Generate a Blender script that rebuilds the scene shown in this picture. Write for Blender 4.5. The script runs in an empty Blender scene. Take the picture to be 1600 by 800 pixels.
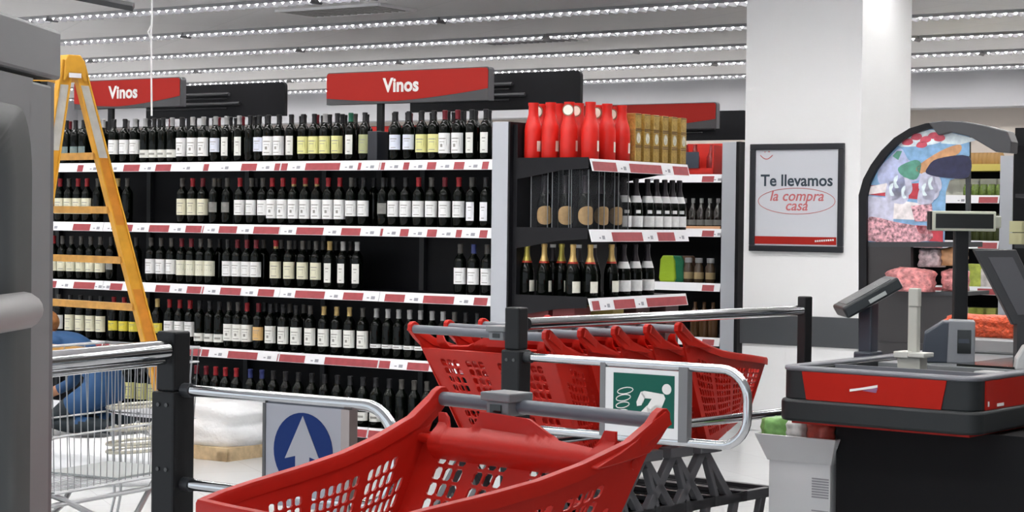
import bpy, bmesh, math, random
from mathutils import Matrix, Vector
R = math.radians
random.seed(7)
scn = bpy.context.scene
COL = scn.collection

# ------------------------------------------------------------------ camera
EYE, F = 1.40, 3000.0                      # eye height, focal length in pixels of the 1600x800 frame
PITCH, ROLL = math.atan(57 / F), R(0.67)
cam_d = bpy.data.cameras.new('camera'); cam_d.sensor_width = 36; cam_d.lens = F / 1600 * 36
cam_d.clip_start = 0.05; cam_d.clip_end = 200
cam = bpy.data.objects.new('camera', cam_d); COL.objects.link(cam)
CM = Matrix.Translation((0, 0, EYE)) @ Matrix.Rotation(R(90) - PITCH, 4, 'X') @ Matrix.Rotation(ROLL, 4, 'Z')
cam.matrix_world = CM
scn.camera = cam
CI = CM.inverted()
# ------------------------------------------------------------------ world and exposure
w = bpy.data.worlds.new('world'); scn.world = w; w.use_nodes = True
w.node_tree.nodes['Background'].inputs[0].default_value = (0.86, 0.93, 1.0, 1)
w.node_tree.nodes['Background'].inputs[1].default_value = 0.80
scn.view_settings.view_transform = 'Standard'; scn.view_settings.look = 'None'
scn.view_settings.gamma = 1; scn.view_settings.use_curve_mapping = False
scn.view_settings.exposure = 0.64
LAMP_W = 86.0
CEIL = 3.15

# ------------------------------------------------------------------ geometry helpers
def proj(p):
    q = CI @ Vector(p)
    return 800 + F * q.x / -q.z, 400 - F * q.y / -q.z

def at(px, py, Y):                          # the point at distance Y seen at a pixel of the photograph
    d = (CM.to_3x3() @ Vector(((px - 800) / F, (400 - py) / F, -1)))
    return Vector((0, 0, EYE)) + d * (Y / d.y)

GA = math.atan2(-0.555, 0.832)
E1 = Vector((math.cos(GA), math.sin(GA), 0)); E2 = Vector((-math.sin(GA), math.cos(GA), 0))
G0 = Vector((0, 11.125, 0))
def G(u, v, z=0): return G0 + E1 * u + E2 * v + Vector((0, 0, z))
def u_of(px, v, z):                         # shelf coordinate u of something seen at column px
    lo, hi = -12.0, 8.0
    for _ in range(50):
        m = (lo + hi) / 2
        if proj(G(m, v, z))[0] < px: lo = m
        else: hi = m
    return (lo + hi) / 2

class MB:
    def __init__(s): s.v = []; s.f = []; s.m = []
    def add(s, vs, fs, mi=0):
        o = len(s.v); s.v += [tuple(x) for x in vs]
        s.f += [tuple(o + i for i in f) for f in fs]; s.m += [mi] * len(fs); return s
    def box(s, x0, x1, y0, y1, z0, z1, mi=0, M=None):
        vs = [(x0,y0,z0),(x1,y0,z0),(x1,y1,z0),(x0,y1,z0),(x0,y0,z1),(x1,y0,z1),(x1,y1,z1),(x0,y1,z1)]
        if M is not None: vs = [M @ Vector(v) for v in vs]
        return s.add(vs, [(0,3,2,1),(4,5,6,7),(0,1,5,4),(1,2,6,5),(2,3,7,6),(3,0,4,7)], mi)
    def prism(s, poly, a, b, axis='y', mi=0, M=None):
        n = len(poly)
        def P(p, t):
            if axis == 'y': q = (p[0], t, p[1])
            elif axis == 'z': q = (p[0], p[1], t)
            else: q = (t, p[0], p[1])
            return M @ Vector(q) if M is not None else q
        vs = [P(p, a) for p in poly] + [P(p, b) for p in poly]
        fs = [tuple(range(n))[::-1], tuple(range(n, 2*n))] + [(i, (i+1) % n, n + (i+1) % n, n + i) for i in range(n)]
        return s.add(vs, fs, mi)
    def tube(s, pts, r, seg=8, mi=0, closed=False, caps=True):
        pts = [Vector(p) for p in pts]; n = len(pts); rr = r if isinstance(r, (list, tuple)) else [r] * n
        vs = []; prev = None
        for i, p in enumerate(pts):
            if closed: t = pts[(i+1) % n] - pts[i-1]
            else: t = pts[min(i+1, n-1)] - pts[max(i-1, 0)]
            t.normalize()
            if prev is None:
                a = Vector((0,0,1)) if abs(t.z) < .9 else Vector((1,0,0))
                nx = t.cross(a).normalized()
            else: nx = (prev - t * prev.dot(t)).normalized()
            prev = nx; ny = t.cross(nx)
            for k in range(seg):
                a = 2*math.pi*k/seg
                vs.append(p + (nx*math.cos(a) + ny*math.sin(a)) * rr[i])
        fs = []
        for i in range(n if closed else n-1):
            j = (i+1) % n
            for k in range(seg):
                l = (k+1) % seg
                fs.append((i*seg+k, i*seg+l, j*seg+l, j*seg+k))
        if caps and not closed:
            fs.append(tuple(range(seg))[::-1]); fs.append(tuple((n-1)*seg+k for k in range(seg)))
        return s.add(vs, fs, mi)
    def lathe(s, prof, seg=14, c=(0,0,0), mi=0, a0=0, a1=2*math.pi):
        full = abs(a1 - a0 - 2*math.pi) < 1e-6
        m = seg if full else seg + 1
        vs = []
        for (r, z) in prof:
            for k in range(m):
                a = a0 + (a1-a0)*k/seg
                vs.append((c[0]+r*math.cos(a), c[1]+r*math.sin(a), c[2]+z))
        fs = []
        for i in range(len(prof)-1):
            for k in range(seg):
                l = (k+1) % m
                fs.append((i*m+k, i*m+l, (i+1)*m+l, (i+1)*m+k))
        return s.add(vs, fs, mi)
    def mesh(s, name, mats, smooth=False):
        me = bpy.data.meshes.new(name); me.from_pydata(s.v, [], s.f)
        for m in (mats if isinstance(mats, (list, tuple)) else [mats]): me.materials.append(m)
        me.polygons.foreach_set('material_index', s.m)
        if smooth:
            me.polygons.foreach_set('use_smooth', [True]*len(s.f))
            try: me.set_sharp_from_angle(angle=R(40))
            except Exception: pass
        me.update(); return me
    def build(s, name, mats, parent=None, smooth=False, bevel=0, fixn=True):
        me = s.mesh(name, mats, smooth)
        if fixn:
            bm = bmesh.new(); bm.from_mesh(me); bmesh.ops.recalc_face_normals(bm, faces=bm.faces); bm.to_mesh(me); bm.free()
        return link(name, me, parent, bevel)

def link(name, data, parent=None, bevel=0):
    o = bpy.data.objects.new(name, data); COL.objects.link(o)
    if parent is not None: o.parent = parent
    if bevel:
        b = o.modifiers.new('bevel', 'BEVEL'); b.width = bevel; b.segments = 2; b.limit_method = 'ANGLE'; b.angle_limit = R(40)
    return o
def empty(name, loc, rz=0):
    o = bpy.data.objects.new(name, None); COL.objects.link(o); o.location = loc; o.rotation_euler = (0, 0, rz); o.empty_display_size = .1; return o
def tag(o, label=None, cat=None, group=None, kind=None):
    if label: o['label'] = label
    if cat: o['category'] = cat
    if group: o['group'] = group
    if kind: o['kind'] = kind
    return o
def dup(root, loc, rz):
    r = root.copy(); COL.objects.link(r); r.location = loc; r.rotation_euler = (0, 0, rz)
    for ch in list(root.children):
        c = ch.copy(); COL.objects.link(c); c.parent = r
        for g in ch.children:
            d = g.copy(); COL.objects.link(d); d.parent = c
    return r
def bake(o):                                 # apply the modifiers
    dg = bpy.context.evaluated_depsgraph_get(); dg.update()
    me = bpy.data.meshes.new_from_object(o.evaluated_get(dg)); o.modifiers.clear(); o.data = me; return o
ORD = ['', 'first', 'second', 'third', 'fourth', 'fifth', 'sixth', 'seventh', 'eighth', 'ninth', 'tenth', 'eleventh', 'twelfth', 'thirteenth',
       'fourteenth', 'fifteenth', 'sixteenth', 'seventeenth', 'eighteenth', 'nineteenth', 'twentieth']
def nth(i):
    if i <= 20: return ORD[i]
    tens = {2: 'twenty', 3: 'thirty', 4: 'forty', 5: 'fifty'}[i // 10]
    if i % 10 == 0: return tens[:-1] + 'ieth'
    return tens + '-' + ORD[i % 10]

# ------------------------------------------------------------------ materials
MATS = {}
def mat(name, col, rough=.5, metal=0, spec=.5, noise=0, scale=8, bump=0, alpha=1, coat=0, trans=0):
    if name in MATS: return MATS[name]
    m = bpy.data.materials.new(name); m.use_nodes = True; nt = m.node_tree; b = nt.nodes['Principled BSDF']
    b.inputs['Base Color'].default_value = (*col, 1); b.inputs['Roughness'].default_value = rough
    b.inputs['Metallic'].default_value = metal; b.inputs['Specular IOR Level'].default_value = spec
    if coat: b.inputs['Coat Weight'].default_value = coat
    if alpha < 1: b.inputs['Alpha'].default_value = alpha
    if trans: b.inputs['Transmission Weight'].default_value = trans
    if noise or bump:
        tc = nt.nodes.new('ShaderNodeTexCoord'); n = nt.nodes.new('ShaderNodeTexNoise'); n.inputs['Scale'].default_value = scale
        n.inputs['Detail'].default_value = 4
        nt.links.new(tc.outputs['Object'], n.inputs['Vector'])
        if noise:
            r = nt.nodes.new('ShaderNodeValToRGB')
            r.color_ramp.elements[0].position = .3; r.color_ramp.elements[1].position = .7
            r.color_ramp.elements[0].color = (*[c*(1-noise) for c in col], 1); r.color_ramp.elements[1].color = (*[min(1, c*(1+noise)) for c in col], 1)
            nt.links.new(n.outputs['Fac'], r.inputs['Fac']); nt.links.new(r.outputs['Color'], b.inputs['Base Color'])
        if bump:
            bp = nt.nodes.new('ShaderNodeBump'); bp.inputs['Strength'].default_value = bump; bp.inputs['Distance'].default_value = .02
            nt.links.new(n.outputs['Fac'], bp.inputs['Height']); nt.links.new(bp.outputs['Normal'], b.inputs['Normal'])
    MATS[name] = m; return m
def tile_mat(name, col, grout, size, rough):
    m = bpy.data.materials.new(name); m.use_nodes = True; nt = m.node_tree; b = nt.nodes['Principled BSDF']
    tc = nt.nodes.new('ShaderNodeTexCoord'); br = nt.nodes.new('ShaderNodeTexBrick')
    mp = nt.nodes.new('ShaderNodeMapping'); mp.inputs['Rotation'].default_value = (0, 0, -GA)
    br.offset = 0; br.inputs['Scale'].default_value = 1/size; br.inputs['Brick Width'].default_value = 1; br.inputs['Row Height'].default_value = 1
    br.inputs['Mortar Size'].default_value = .006
    br.inputs['Color1'].default_value = (*col, 1); br.inputs['Color2'].default_value = (*[c*.97 for c in col], 1); br.inputs['Mortar'].default_value = (*grout, 1)
    nt.links.new(tc.outputs['Object'], mp.inputs['Vector']); nt.links.new(mp.outputs['Vector'], br.inputs['Vector'])
    nt.links.new(br.outputs['Color'], b.inputs['Base Color']); b.inputs['Roughness'].default_value = rough
    return m

M_floor = tile_mat('floor_tile', (.52, .525, .525), (.44, .44, .44), .5, .25)
M_ceil = tile_mat('ceiling_panel', (.77, .76, .76), (.68, .68, .68), 1.2, .8)
M_wall = mat('wall_paint', (.47, .47, .49), .8, noise=.03, scale=1)
M_beige = mat('wall_beige', (.56, .50, .45), .8, noise=.03, scale=1)
M_pillar = mat('pillar_white', (.94, .94, .94), .6, noise=.015, scale=2)
M_band = mat('bumper_band', (.075, .08, .088), .5)
M_black = mat('black_metal', (.007, .007, .009), .5, spec=.25, noise=.2, scale=3)
M_dark = mat('charcoal', (.03, .032, .036), .45)
M_postm = mat('post_black', (.012, .0125, .014), .45, spec=.3, noise=.15, scale=6)
M_ltgrey = mat('upright_grey', (.44, .46, .50), .45)
M_strip = mat('price_strip_white', (.80, .80, .83), .35)
M_tagred = mat('price_tag_red', (.34, .045, .055), .4, noise=.12, scale=30)
M_tagtxt = mat('price_print', (.30, .30, .34), .6)
M_glass = mat('bottle_glass', (.0015, .0025, .0015), .07, spec=.22)
M_glassb = mat('bottle_glass_clearer', (.015, .012, .01), .1, spec=.6)
M_red = mat('cart_red', (.53, .018, .010), .38, spec=.25, noise=.04, scale=5)
M_chas = mat('cart_grey', (.10, .10, .108), .5)
M_handle = mat('handle_grey', (.13, .14, .165), .4)
M_chrome = mat('chrome', (.62, .63, .65), .10, metal=1)
M_steel = mat('steel_wire', (.40, .41, .42), .32, metal=.85)
M_rubber = mat('rubber', (.02, .02, .02), .7)
M_signred = mat('sign_red', (.42, .022, .016), .55, spec=.2)
M_signgrey = mat('sign_grey', (.075, .075, .08), .5)
M_signedge = mat('sign_edge', (.10, .10, .11), .5)
M_white = mat('white_plastic', (.85, .85, .86), .4)
M_txtw = mat('letter_white', (.88, .86, .83), .5)
M_txtk = mat('letter_dark', (.03, .05, .07), .5)
M_txtr = mat('letter_red', (.60, .16, .17), .5)
M_yellow = mat('ladder_yellow', (.66, .33, .03), .45, noise=.12, scale=12)
M_orange = mat('ladder_orange', (.62, .24, .025), .45, noise=.15, scale=14)
M_alu = mat('ladder_label', (.50, .50, .47), .45, noise=.12, scale=18)
M_wood = mat('rung_wood', (.52, .27, .06), .5, noise=.2, scale=20)
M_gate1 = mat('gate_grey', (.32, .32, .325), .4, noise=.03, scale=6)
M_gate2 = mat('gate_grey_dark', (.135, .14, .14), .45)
M_pale = mat('device_beige', (.50, .50, .45), .45)
M_devgrey = mat('device_grey', (.24, .25, .27), .4)
M_navy = mat('device_navy', (.045, .055, .075), .35)
M_scr = mat('screen_black', (.008, .01, .01), .15)
M_green = mat('exit_green', (.005, .105, .075), .45, spec=.25)
M_blue = mat('arrow_blue', (.007, .036, .19), .45, spec=.2)
M_signpl = mat('arrow_plate', (.50, .51, .56), .4)
M_gold = mat('gift_gold', (.50, .33, .09), .35, metal=.35, noise=.25, scale=60)
M_film = mat('plastic_film', (.84, .85, .86), .3, bump=.9, scale=9)
M_plywood = mat('pallet_wood', (.56, .42, .25), .6, noise=.2, scale=20)

def text_mesh(body, size, mt, parent, loc, rot=(R(90), 0, 0), shear=0, bold=0, depth=.0006, name='lettering', spacing=1.0):
    c = bpy.data.curves.new(name, 'FONT'); c.body = body; c.size = size; c.align_x = 'CENTER'; c.align_y = 'CENTER'
    c.shear = shear; c.offset = bold; c.extrude = depth; c.space_character = spacing; c.resolution_u = 3
    o = bpy.data.objects.new(name, c); COL.objects.link(o)
    dg = bpy.context.evaluated_depsgraph_get(); dg.update()
    me = bpy.data.meshes.new_from_object(o.evaluated_get(dg)); COL.objects.unlink(o); bpy.data.objects.remove(o)
    me.materials.clear(); me.materials.append(mt)
    t = link(name, me, parent); t.location = loc; t.rotation_euler = rot; return t

# ------------------------------------------------------------------ room
def struct(name, mb, mt, **k):
    o = mb.build(name, mt, **k); o['kind'] = 'structure'; return o
def rect_on(mb, u0, u1, v0, v1, z0, z1): return mb.box(u0, u1, v0, v1, z0, z1)
def to_g(o): o.location = G0; o.rotation_euler = (0, 0, GA); return o
U0, U1, VB, VF = -16.0, 12.0, 11.8, -10.8
to_g(struct('floor', MB().box(U0, U1, VF, VB, -.06, 0), M_floor))
to_g(struct('ceiling', MB().box(U0, U1, VF, VB, CEIL + .001, CEIL + .1), M_ceil))
wb = MB().box(U0, U1, VB, VB + .1, 2.77, CEIL, 0); wb.box(U0, U1, VB + .35, VB + .45, 0, CEIL, 1); wb.box(U0, U1, VB, VB + .35, 2.74, 2.77, 0)
to_g(struct('wall_back', wb, [M_wall, M_beige]))
to_g(struct('wall_left', MB().box(U0 - .1, U0, VF, VB + .4, 0, CEIL), M_wall))
to_g(struct('wall_right', MB().box(U1, U1 + .1, VF, VB + .4, 0, CEIL), M_beige))

# pillar: near edge seen at column 1343
PN = at(1343, 350, 12.5); PW = .84
pil = MB().box(-PW, 0, 0, PW, 0, CEIL).build('wall_pillar', M_pillar, bevel=.006); pil['kind'] = 'structure'
pil.location = (PN.x, PN.y, 0); pil.rotation_euler = (0, 0, GA)
zt = at(1250, 494, 12.7).z; zl = at(1250, 541, 12.7).z
bd = MB().box(-PW - .012, .012, -.012, PW + .012, zl, zt).build('trim_1', M_band, bevel=.004); bd['kind'] = 'structure'
bd.location = pil.location; bd.rotation_euler = pil.rotation_euler

# ------------------------------------------------------------------ ceiling luminaires
def make_luminaire(L):
    t = empty('ceiling_luminaire', (0, 0, CEIL))
    h = MB()
    for s in (-1, 1): h.box(-L/2, L/2, s*.085 - .005, s*.085 + .005, -.026, 0)
    h.box(-L/2, -L/2 + .01, -.08, .08, -.03, 0); h.box(L/2 - .01, L/2, -.08, .08, -.03, 0)
    h.build('housing', mat('housing_grey', (.34, .34, .35), .5), t)
    lv = MB(); n = int(L / .09)
    for i in range(n):
        x = -L/2 + (i + .5) * L / n
        for s in (-1, 1):                     # paired curved blades of the louvre
            pts = [(x + s*.002, -.046), (x + s*.014, -.032), (x + s*.036, -.014), (x + s*.031, -.014), (x + s*.010, -.032), (x, -.044)]
            lv.prism([(p[0], p[1]) for p in pts], -.078, .078, 'y')
    lv.build('louvre', mat('louvre_metal', (.22, .22, .235), .45, metal=.3), t)
    ld = bpy.data.lights.new('luminaire_light', 'AREA'); ld.shape = 'RECTANGLE'; ld.size = L - .06; ld.size_y = .15
    ld.energy = LAMP_W * L / 3; ld.color = (1, .985, .965)
    lo = link('tube_light', ld, t); lo.location = (0, 0, -.004)
    return t
proto = None
VR = [2.65 + 1.7*k for k in range(-5, 6)]
rown = {2: 'nearest row in view', 3: 'second row', 4: 'third row', 5: 'fourth row', 6: 'fifth row', 7: 'farthest row'}
for i, v in enumerate(VR):
    k = i - 5
    for j in range(7):
        u = -14.2 + j * 3.02
        if u > 11: continue
        if proto is None: proto = o = make_luminaire(3.0)
        else: o = dup(proto, (0, 0, 0), 0)
        o.location = G(u, v, CEIL); o.rotation_euler = (0, 0, GA)
        ps = [proj(G(u + s, v, CEIL)) for s in (-1.5, 1.5)]
        tag(o, 'long white ceiling luminaire with silver louvre in the rows overhead', 'ceiling light', 'ceiling luminaires')
        o['_v'] = k; o['_u'] = j
# give the luminaires in view their own labels, counted along each row
byrow = {}
for o in [x for x in COL.objects if x.name.startswith('ceiling_luminaire')]: byrow.setdefault(o['_v'], []).append(o)
rn = ['nearest', 'second', 'third', 'fourth', 'fifth', 'farthest']
for k, l in byrow.items():
    l.sort(key=lambda o: o['_u'])
    for i, o in enumerate(l):
        if k >= 0: o['label'] = f'louvred strip light, {nth(i+1)} from left in the {rn[k]} ceiling row'
        else: o['label'] = f'louvred strip light overhead, {nth(i+1)} from left, {nth(-k)} row before the {rn[0]} visible'
        del o['_u']; del o['_v']

# ceiling grilles and a dark track
def grille(px, py, L, W, name, label, m1, ang=0.0):
    z = CEIL
    d = (CM.to_3x3() @ Vector(((px-800)/F, (400-py)/F, -1))); s = (z - EYE) / d.z; p = Vector((0,0,EYE)) + d*s
    t = empty(name, (p.x, p.y, z), GA + ang); tag(t, label, 'ceiling vent')
    f = MB()
    for s_ in (-1, 1):
        f.box(-L/2, L/2, s_*(W/2) - .015, s_*(W/2) + .015, -.02, 0); f.box(s_*(L/2) - .015, s_*(L/2) + .015, -W/2, W/2, -.02, 0)
    f.build('frame', M_white, t)
    MB().box(-L/2, L/2, -W/2, W/2, -.004, 0).build('backing', M_signgrey, t)
    b = MB(); n = int(L/.07)
    for i in range(n):
        x = -L/2 + (i+.5)*L/n; b.box(x-.012, x+.012, -W/2, W/2, -.018, -.006)
    b.build('slats', m1, t)
grille(540, 15, 1.1, .5, 'ceiling_vent', 'slatted air grille in ceiling above the middle red Vinos sign', mat('vent_slat', (.55,.55,.55), .6))
grille(825, 62, 1.1, .4, 'ceiling_vent', 'dark slim air grille in ceiling left of the white pillar', mat('vent_slat2', (.3,.3,.31), .6))
pa = at(60, -18, 9.0); pb = at(209, 11, 9.0)
MB().tube([pa, pb], .022, 4).build('hanging_track', M_dark, bevel=.002)
tr = COL.objects['hanging_track']; tag(tr, 'dark hanging track end just under the ceiling at top left', 'track')

# ------------------------------------------------------------------ shelving
SZ = [1.745, 1.345, .950, .545, .130]
STRIPS = [
 [(125,134),(197,222),(247,271),(322,330),(381,405),(433,453),(481,535),(563,568),(596,605),(634,643),(671,685),(713,729),(757,767)],
 [(30,60),(118,145),(190,211),(237,268),(294,322),(346,374),(400,440),(467,509),(537,567),(595,602),(629,642),(671,686),(716,725),(753,765)],
 [(60,92),(119,152),(176,195),(247,269),(296,322),(348,380),(407,432),(465,511),(540,571),(605,636),(665,713),(744,765)],
 [(60,85),(122,174),(293,330),(360,406),(437,480),(511,613),(640,674),(720,750)],
 [(290,330),(430,470),(553,602),(660,700)]]
def strip_mesh(x0, x1, reds, h=.06, txt=True, depth=.0):
    """a tilted price rail from x0 to x1 with red and white cards in it; face towards -y"""
    m = MB(); zt_, zb_ = .004, .004 - h
    m.prism([(-.012, zt_), (-.030, zb_), (-.024, zb_), (-.004, zt_)], x0, x1, 'x', 0)
    def card(a, b, mi, t0, t1, off):
        def P(x, t): return (x, -.012 - .018*t - off, zt_ - h*t)
        m.add([P(a, t0), P(b, t0), P(b, t1), P(a, t1)], [(0, 3, 2, 1)], mi)
    for (a, b) in reds: card(a, b, 1, .22, .96, .0012)
    if txt:
        edges = sorted(reds); x = x0
        for (a, b) in edges + [(x1, x1)]:
            if a - x > .05:
                c = (a + x) / 2
                card(c - .030, c - .012, 2, .62, .74, .0012); card(c + .002, c + .032, 2, .50, .80, .0012)
            x = b
    return m
def shelf_part(parent, x0, x1, z, depth, reds, front=0.0, h=.06):
    s = MB().box(x0 + .002, x1 - .002, front, depth, z - .03, z).build('shelf', M_black, parent)
    st = strip_mesh(x0 + .002, x1 - .002, reds, h).build('price_strip', [M_strip, M_tagred, M_tagtxt], s, fixn=True)
    st.location = (0, front, z)
    return s
JO = [-.125, -.95, -1.74, -2.40, -3.30, -4.20, -5.10, -6.0]
g1 = empty('wine_gondola', G0, GA); tag(g1, 'long black wine gondola with five price-railed shelves behind the barrier', 'shelving unit')
MB().box(-6.0, 0, .44, .50, 0, 1.80).build('back_panel', M_black, g1)
MB().box(-6.0, -.0, -.08, .44, 0, .095).build('base', M_dark, g1)
MB().box(-6.0, 0, .50, 1.14, 0, 1.72).build('rear_side', M_black, g1)
MB().box(-.125, -.012, -.035, .50, 0, 1.965).build('end_upright', M_ltgrey, g1, bevel=.004)
MB().box(-.012, 0, -.035, 1.14, 0, 1.965).build('end_panel', M_black, g1)
for j in range(1, 7):
    MB().box(JO[j] - .018, JO[j] + .018, .405, .44, .1, 1.80).build('slotted_post', M_dark, g1)
# block that divides the bottles on the top shelf
ub = u_of(595, .15, 1.8)
MB().box(ub - .055, ub + .055, .04, .40, 1.745, 1.93).build('shelf_divider', mat('divider_navy', (.02,.022,.03), .4), g1, bevel=.004)
for r, z in enumerate(SZ):
    fr = -.10 if r == 4 else 0.0
    reds_all = [(u_of(a, fr, z), u_of(b, fr, z)) for a, b in STRIPS[r]]
    for j in range(7):
        a, b = JO[j+1], JO[j]
        reds = [(max(p, a + .006), min(q, b - .006)) for p, q in reds_all if q > a + .01 and p < b - .01]
        shelf_part(g1, a, b, z, .42, reds, fr)

# ------------------------------------------------------------------ bottles
LABELS = {   # z range, half angle, colour, printed lines
 'cream': (.060, .166, 84, (.70,.68,.52)), 'white': (.064, .160, 84, (.80,.80,.80)), 'tall': (.045, .165, 88, (.82,.82,.82)),
 'wide': (.052, .160, 88, (.80,.80,.76)), 'yellow': (.052, .160, 88, (.70,.68,.30)), 'bright': (.075, .140, 80, (.72,.60,.06)),
 'blue': (.070, .160, 74, (.66,.69,.80)), 'narrow': (.045, .165, 38, (.74,.74,.70)), 'olive': (.050, .165, 70, (.36,.38,.20)),
 'low': (.038, .090, 86, (.72,.72,.68)), 'dim': (.080, .145, 50, (.18,.18,.17)), 'band': (.062, .085, 80, (.80,.80,.80)),
 'tan': (.065, .150, 80, (.62,.40,.16)), 'none': None, 'slim': (.045, .155, 40, (.80,.80,.84)), 'greyteal': (.06, .12, 50, (.16,.22,.22)), 'lined': (.060, .158, 88, (.72,.71,.58)),
}
CAPC = {'red': (.28,.016,.022), 'darkred': (.14,.012,.02), 'grey': (.07,.065,.06), 'dark': (.02,.02,.022), 'gold': (.42,.30,.12), 'silver': (.33,.33,.33),
        'blue': (.03,.04,.14), 'redgold': (.30,.04,.03), 'green': (.02,.12,.07), 'white': (.7,.7,.68)}
COLN = {'cream': 'cream', 'white': 'white', 'tall': 'tall white', 'wide': 'wide off-white', 'yellow': 'pale yellow', 'bright': 'bright yellow', 'blue': 'bluish white',
        'narrow': 'narrow pale', 'olive': 'olive', 'low': 'low pale', 'dim': 'dim grey', 'band': 'white band', 'tan': 'gold-tan', 'none': 'no visible', 'slim': 'slim white', 'greyteal': 'dark grey', 'lined': 'lined cream'}
body_prof = [(0, 0), (.034, 0), (.0375, .005), (.0380, .10), (.0378, .194), (.0355, .209), (.027, .225), (.0188, .236), (.0152, .248), (.0142, .285), (.0158, .287), (.0158, .299), (0, .300)]
M_body = MB().lathe(body_prof, 16).mesh('wine_bottle', M_glass, True)
_cache = {}
def label_mesh(style, kind='wine', rs=1.0):
    k = (style, kind)
    if k in _cache: return _cache[k]
    z0, z1, ha, c = LABELS[style]
    rad = .0383 if kind == 'wine' else .0445
    a0, a1 = R(-90 - ha), R(-90 + ha)
    m = MB().lathe([(rad, z0), (rad, z1)], 10, a0=a0, a1=a1)
    tx = MB(); hgt = z1 - z0
    def bar(za, zb, h0, h1): m.lathe([(rad + .0003, z0 + hgt*za), (rad + .0003, z0 + hgt*zb)], 4, mi=1, a0=R(-90 + ha*h0), a1=R(-90 + ha*h1))
    if style in ('lined',): bar(.36, .42, -.95, .95); bar(.05, .09, -.95, .95); bar(.7, .74, -.5, .5)
    elif style in ('band', 'low'): bar(.35, .6, -.4, .4)
    else:
        bar(.70, .75, -.45, .45); bar(.55, .58, -.3, .3); bar(.12, .16, -.35, .35)
        if style in ('tall', 'wide'): bar(.30, .46, -.16, .10)
    me = m.mesh('bottle_label', [mat('label_' + style, c, .6), mat('label_print', (.28, .27, .25), .6)], True)
    _cache[k] = me; return me
def cap_mesh(cap):
    k = ('cap', cap)
    if k in _cache: return _cache[k]
    if cap == 'redgold':
        m = MB().lathe([(.0155, .243), (.0152, .262)], 12, mi=1).lathe([(.0152, .262), (.0150, .284), (.0165, .286), (.0165, .3005), (.012, .302), (0, .3022)], 12)
        me = m.mesh('capsule', [mat('cap_red', CAPC['red'], .35, spec=.6), mat('cap_gold', CAPC['gold'], .35, metal=.3)], True)
    else:
        m = MB().lathe([(.0162, .238), (.0154, .262), (.0150, .284), (.0165, .286), (.0165, .3005), (.012, .302), (0, .3022)], 12)
        me = m.mesh('capsule', mat('cap_' + cap, CAPC[cap], .4, spec=.3), True)
    _cache[k] = me; return me
BOT = []
def bottle(u, v, z, style, cap, row, where='', origin=None, rz=R(-22), s=1.0):
    o = link('wine_bottle', M_body)
    o.location = G(u, v, z); o.rotation_euler = (0, 0, rz + random.uniform(-.12, .12)); o.scale = (1, 1, s)
    if LABELS[style]: link('bottle_label', label_mesh(style), o)
    link('capsule', cap_mesh(cap), o)
    BOT.append((row, style, where, u, cap, o)); return o
# front rows, read off the photograph: (column, label, capsule)
R1 = [(3,'cream','dark'),(104,'greyteal','dark'),(118,'greyteal','dark'),(131,'greyteal','dark'),(161,'none','silver'),(178,'white','dark'),(195,'white','dark'),(211,'white','silver'),
 (227,'low','silver'),(241,'low','dark'),(255,'low','dark'),(269,'low','silver'),(284,'tall','dark'),(301,'tall','silver'),(318,'tall','silver'),(337,'blue','silver'),
 (354,'narrow','silver'),(374,'narrow','silver'),(391,'none','dark'),(403,'blue','dark'),(419,'tall','dark'),(436,'tall','dark'),(455,'narrow','dark'),
 (474,'yellow','dark'),(491,'yellow','dark'),(508,'yellow','silver'),(527,'yellow','dark'),(548,'narrow','green'),(570,'olive','dark'),
 (618,'blue','dark'),(639,'blue','dark'),(659,'yellow','dark'),(678,'yellow','dark'),(695,'tall','darkred'),(715,'tall','darkred'),(737,'narrow','dark'),(759,'narrow','dark')]
R2 = [(2,'cream','dark'),(94,'cream','red'),(108,'cream','grey'),(122,'cream','red'),(136,'cream','red'),(153,'none','grey'),(184,'none','gold'),(199,'none','grey'),
 (285,'cream','grey'),(301,'cream','red'),(317,'cream','darkred'),(335,'dim','grey'),(355,'dim','grey'),(375,'white','red'),(393,'white','grey'),(411,'white','grey'),
 (425,'tall','red'),(442,'tall','red'),(459,'tall','redgold'),(477,'tall','redgold'),(495,'tall','redgold'),(513,'tall','red'),(531,'tall','red'),
 (549,'white','grey'),(568,'white','dark'),(599,'dim','dark'),(615,'white','dark'),(634,'white','dark'),(654,'white','red'),(674,'white','grey'),
 (695,'white','darkred'),(717,'white','red'),(737,'slim','grey'),(759,'slim','dark')]
R3 = [(2,'cream','dark'),(84,'cream','red'),(98,'cream','grey'),(112,'cream','grey'),(127,'cream','grey'),(142,'cream','grey'),(157,'cream','grey'),(174,'dim','dark'),(213,'none','dark'),
 (236,'white','grey'),(252,'white','grey'),(268,'white','grey'),(284,'lined','darkred'),(299,'lined','darkred'),(314,'lined','grey'),(328,'lined','grey'),
 (356,'white','dark'),(371,'white','darkred'),(386,'white','darkred'),(400,'white','darkred'),(431,'cream','redgold'),(452,'cream','grey'),(473,'cream','grey'),(494,'cream','grey'),
 (515,'narrow','gold'),(536,'narrow','silver'),(558,'narrow','silver'),(719,'white','grey'),(740,'white','blue'),(761,'white','grey')]
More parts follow.
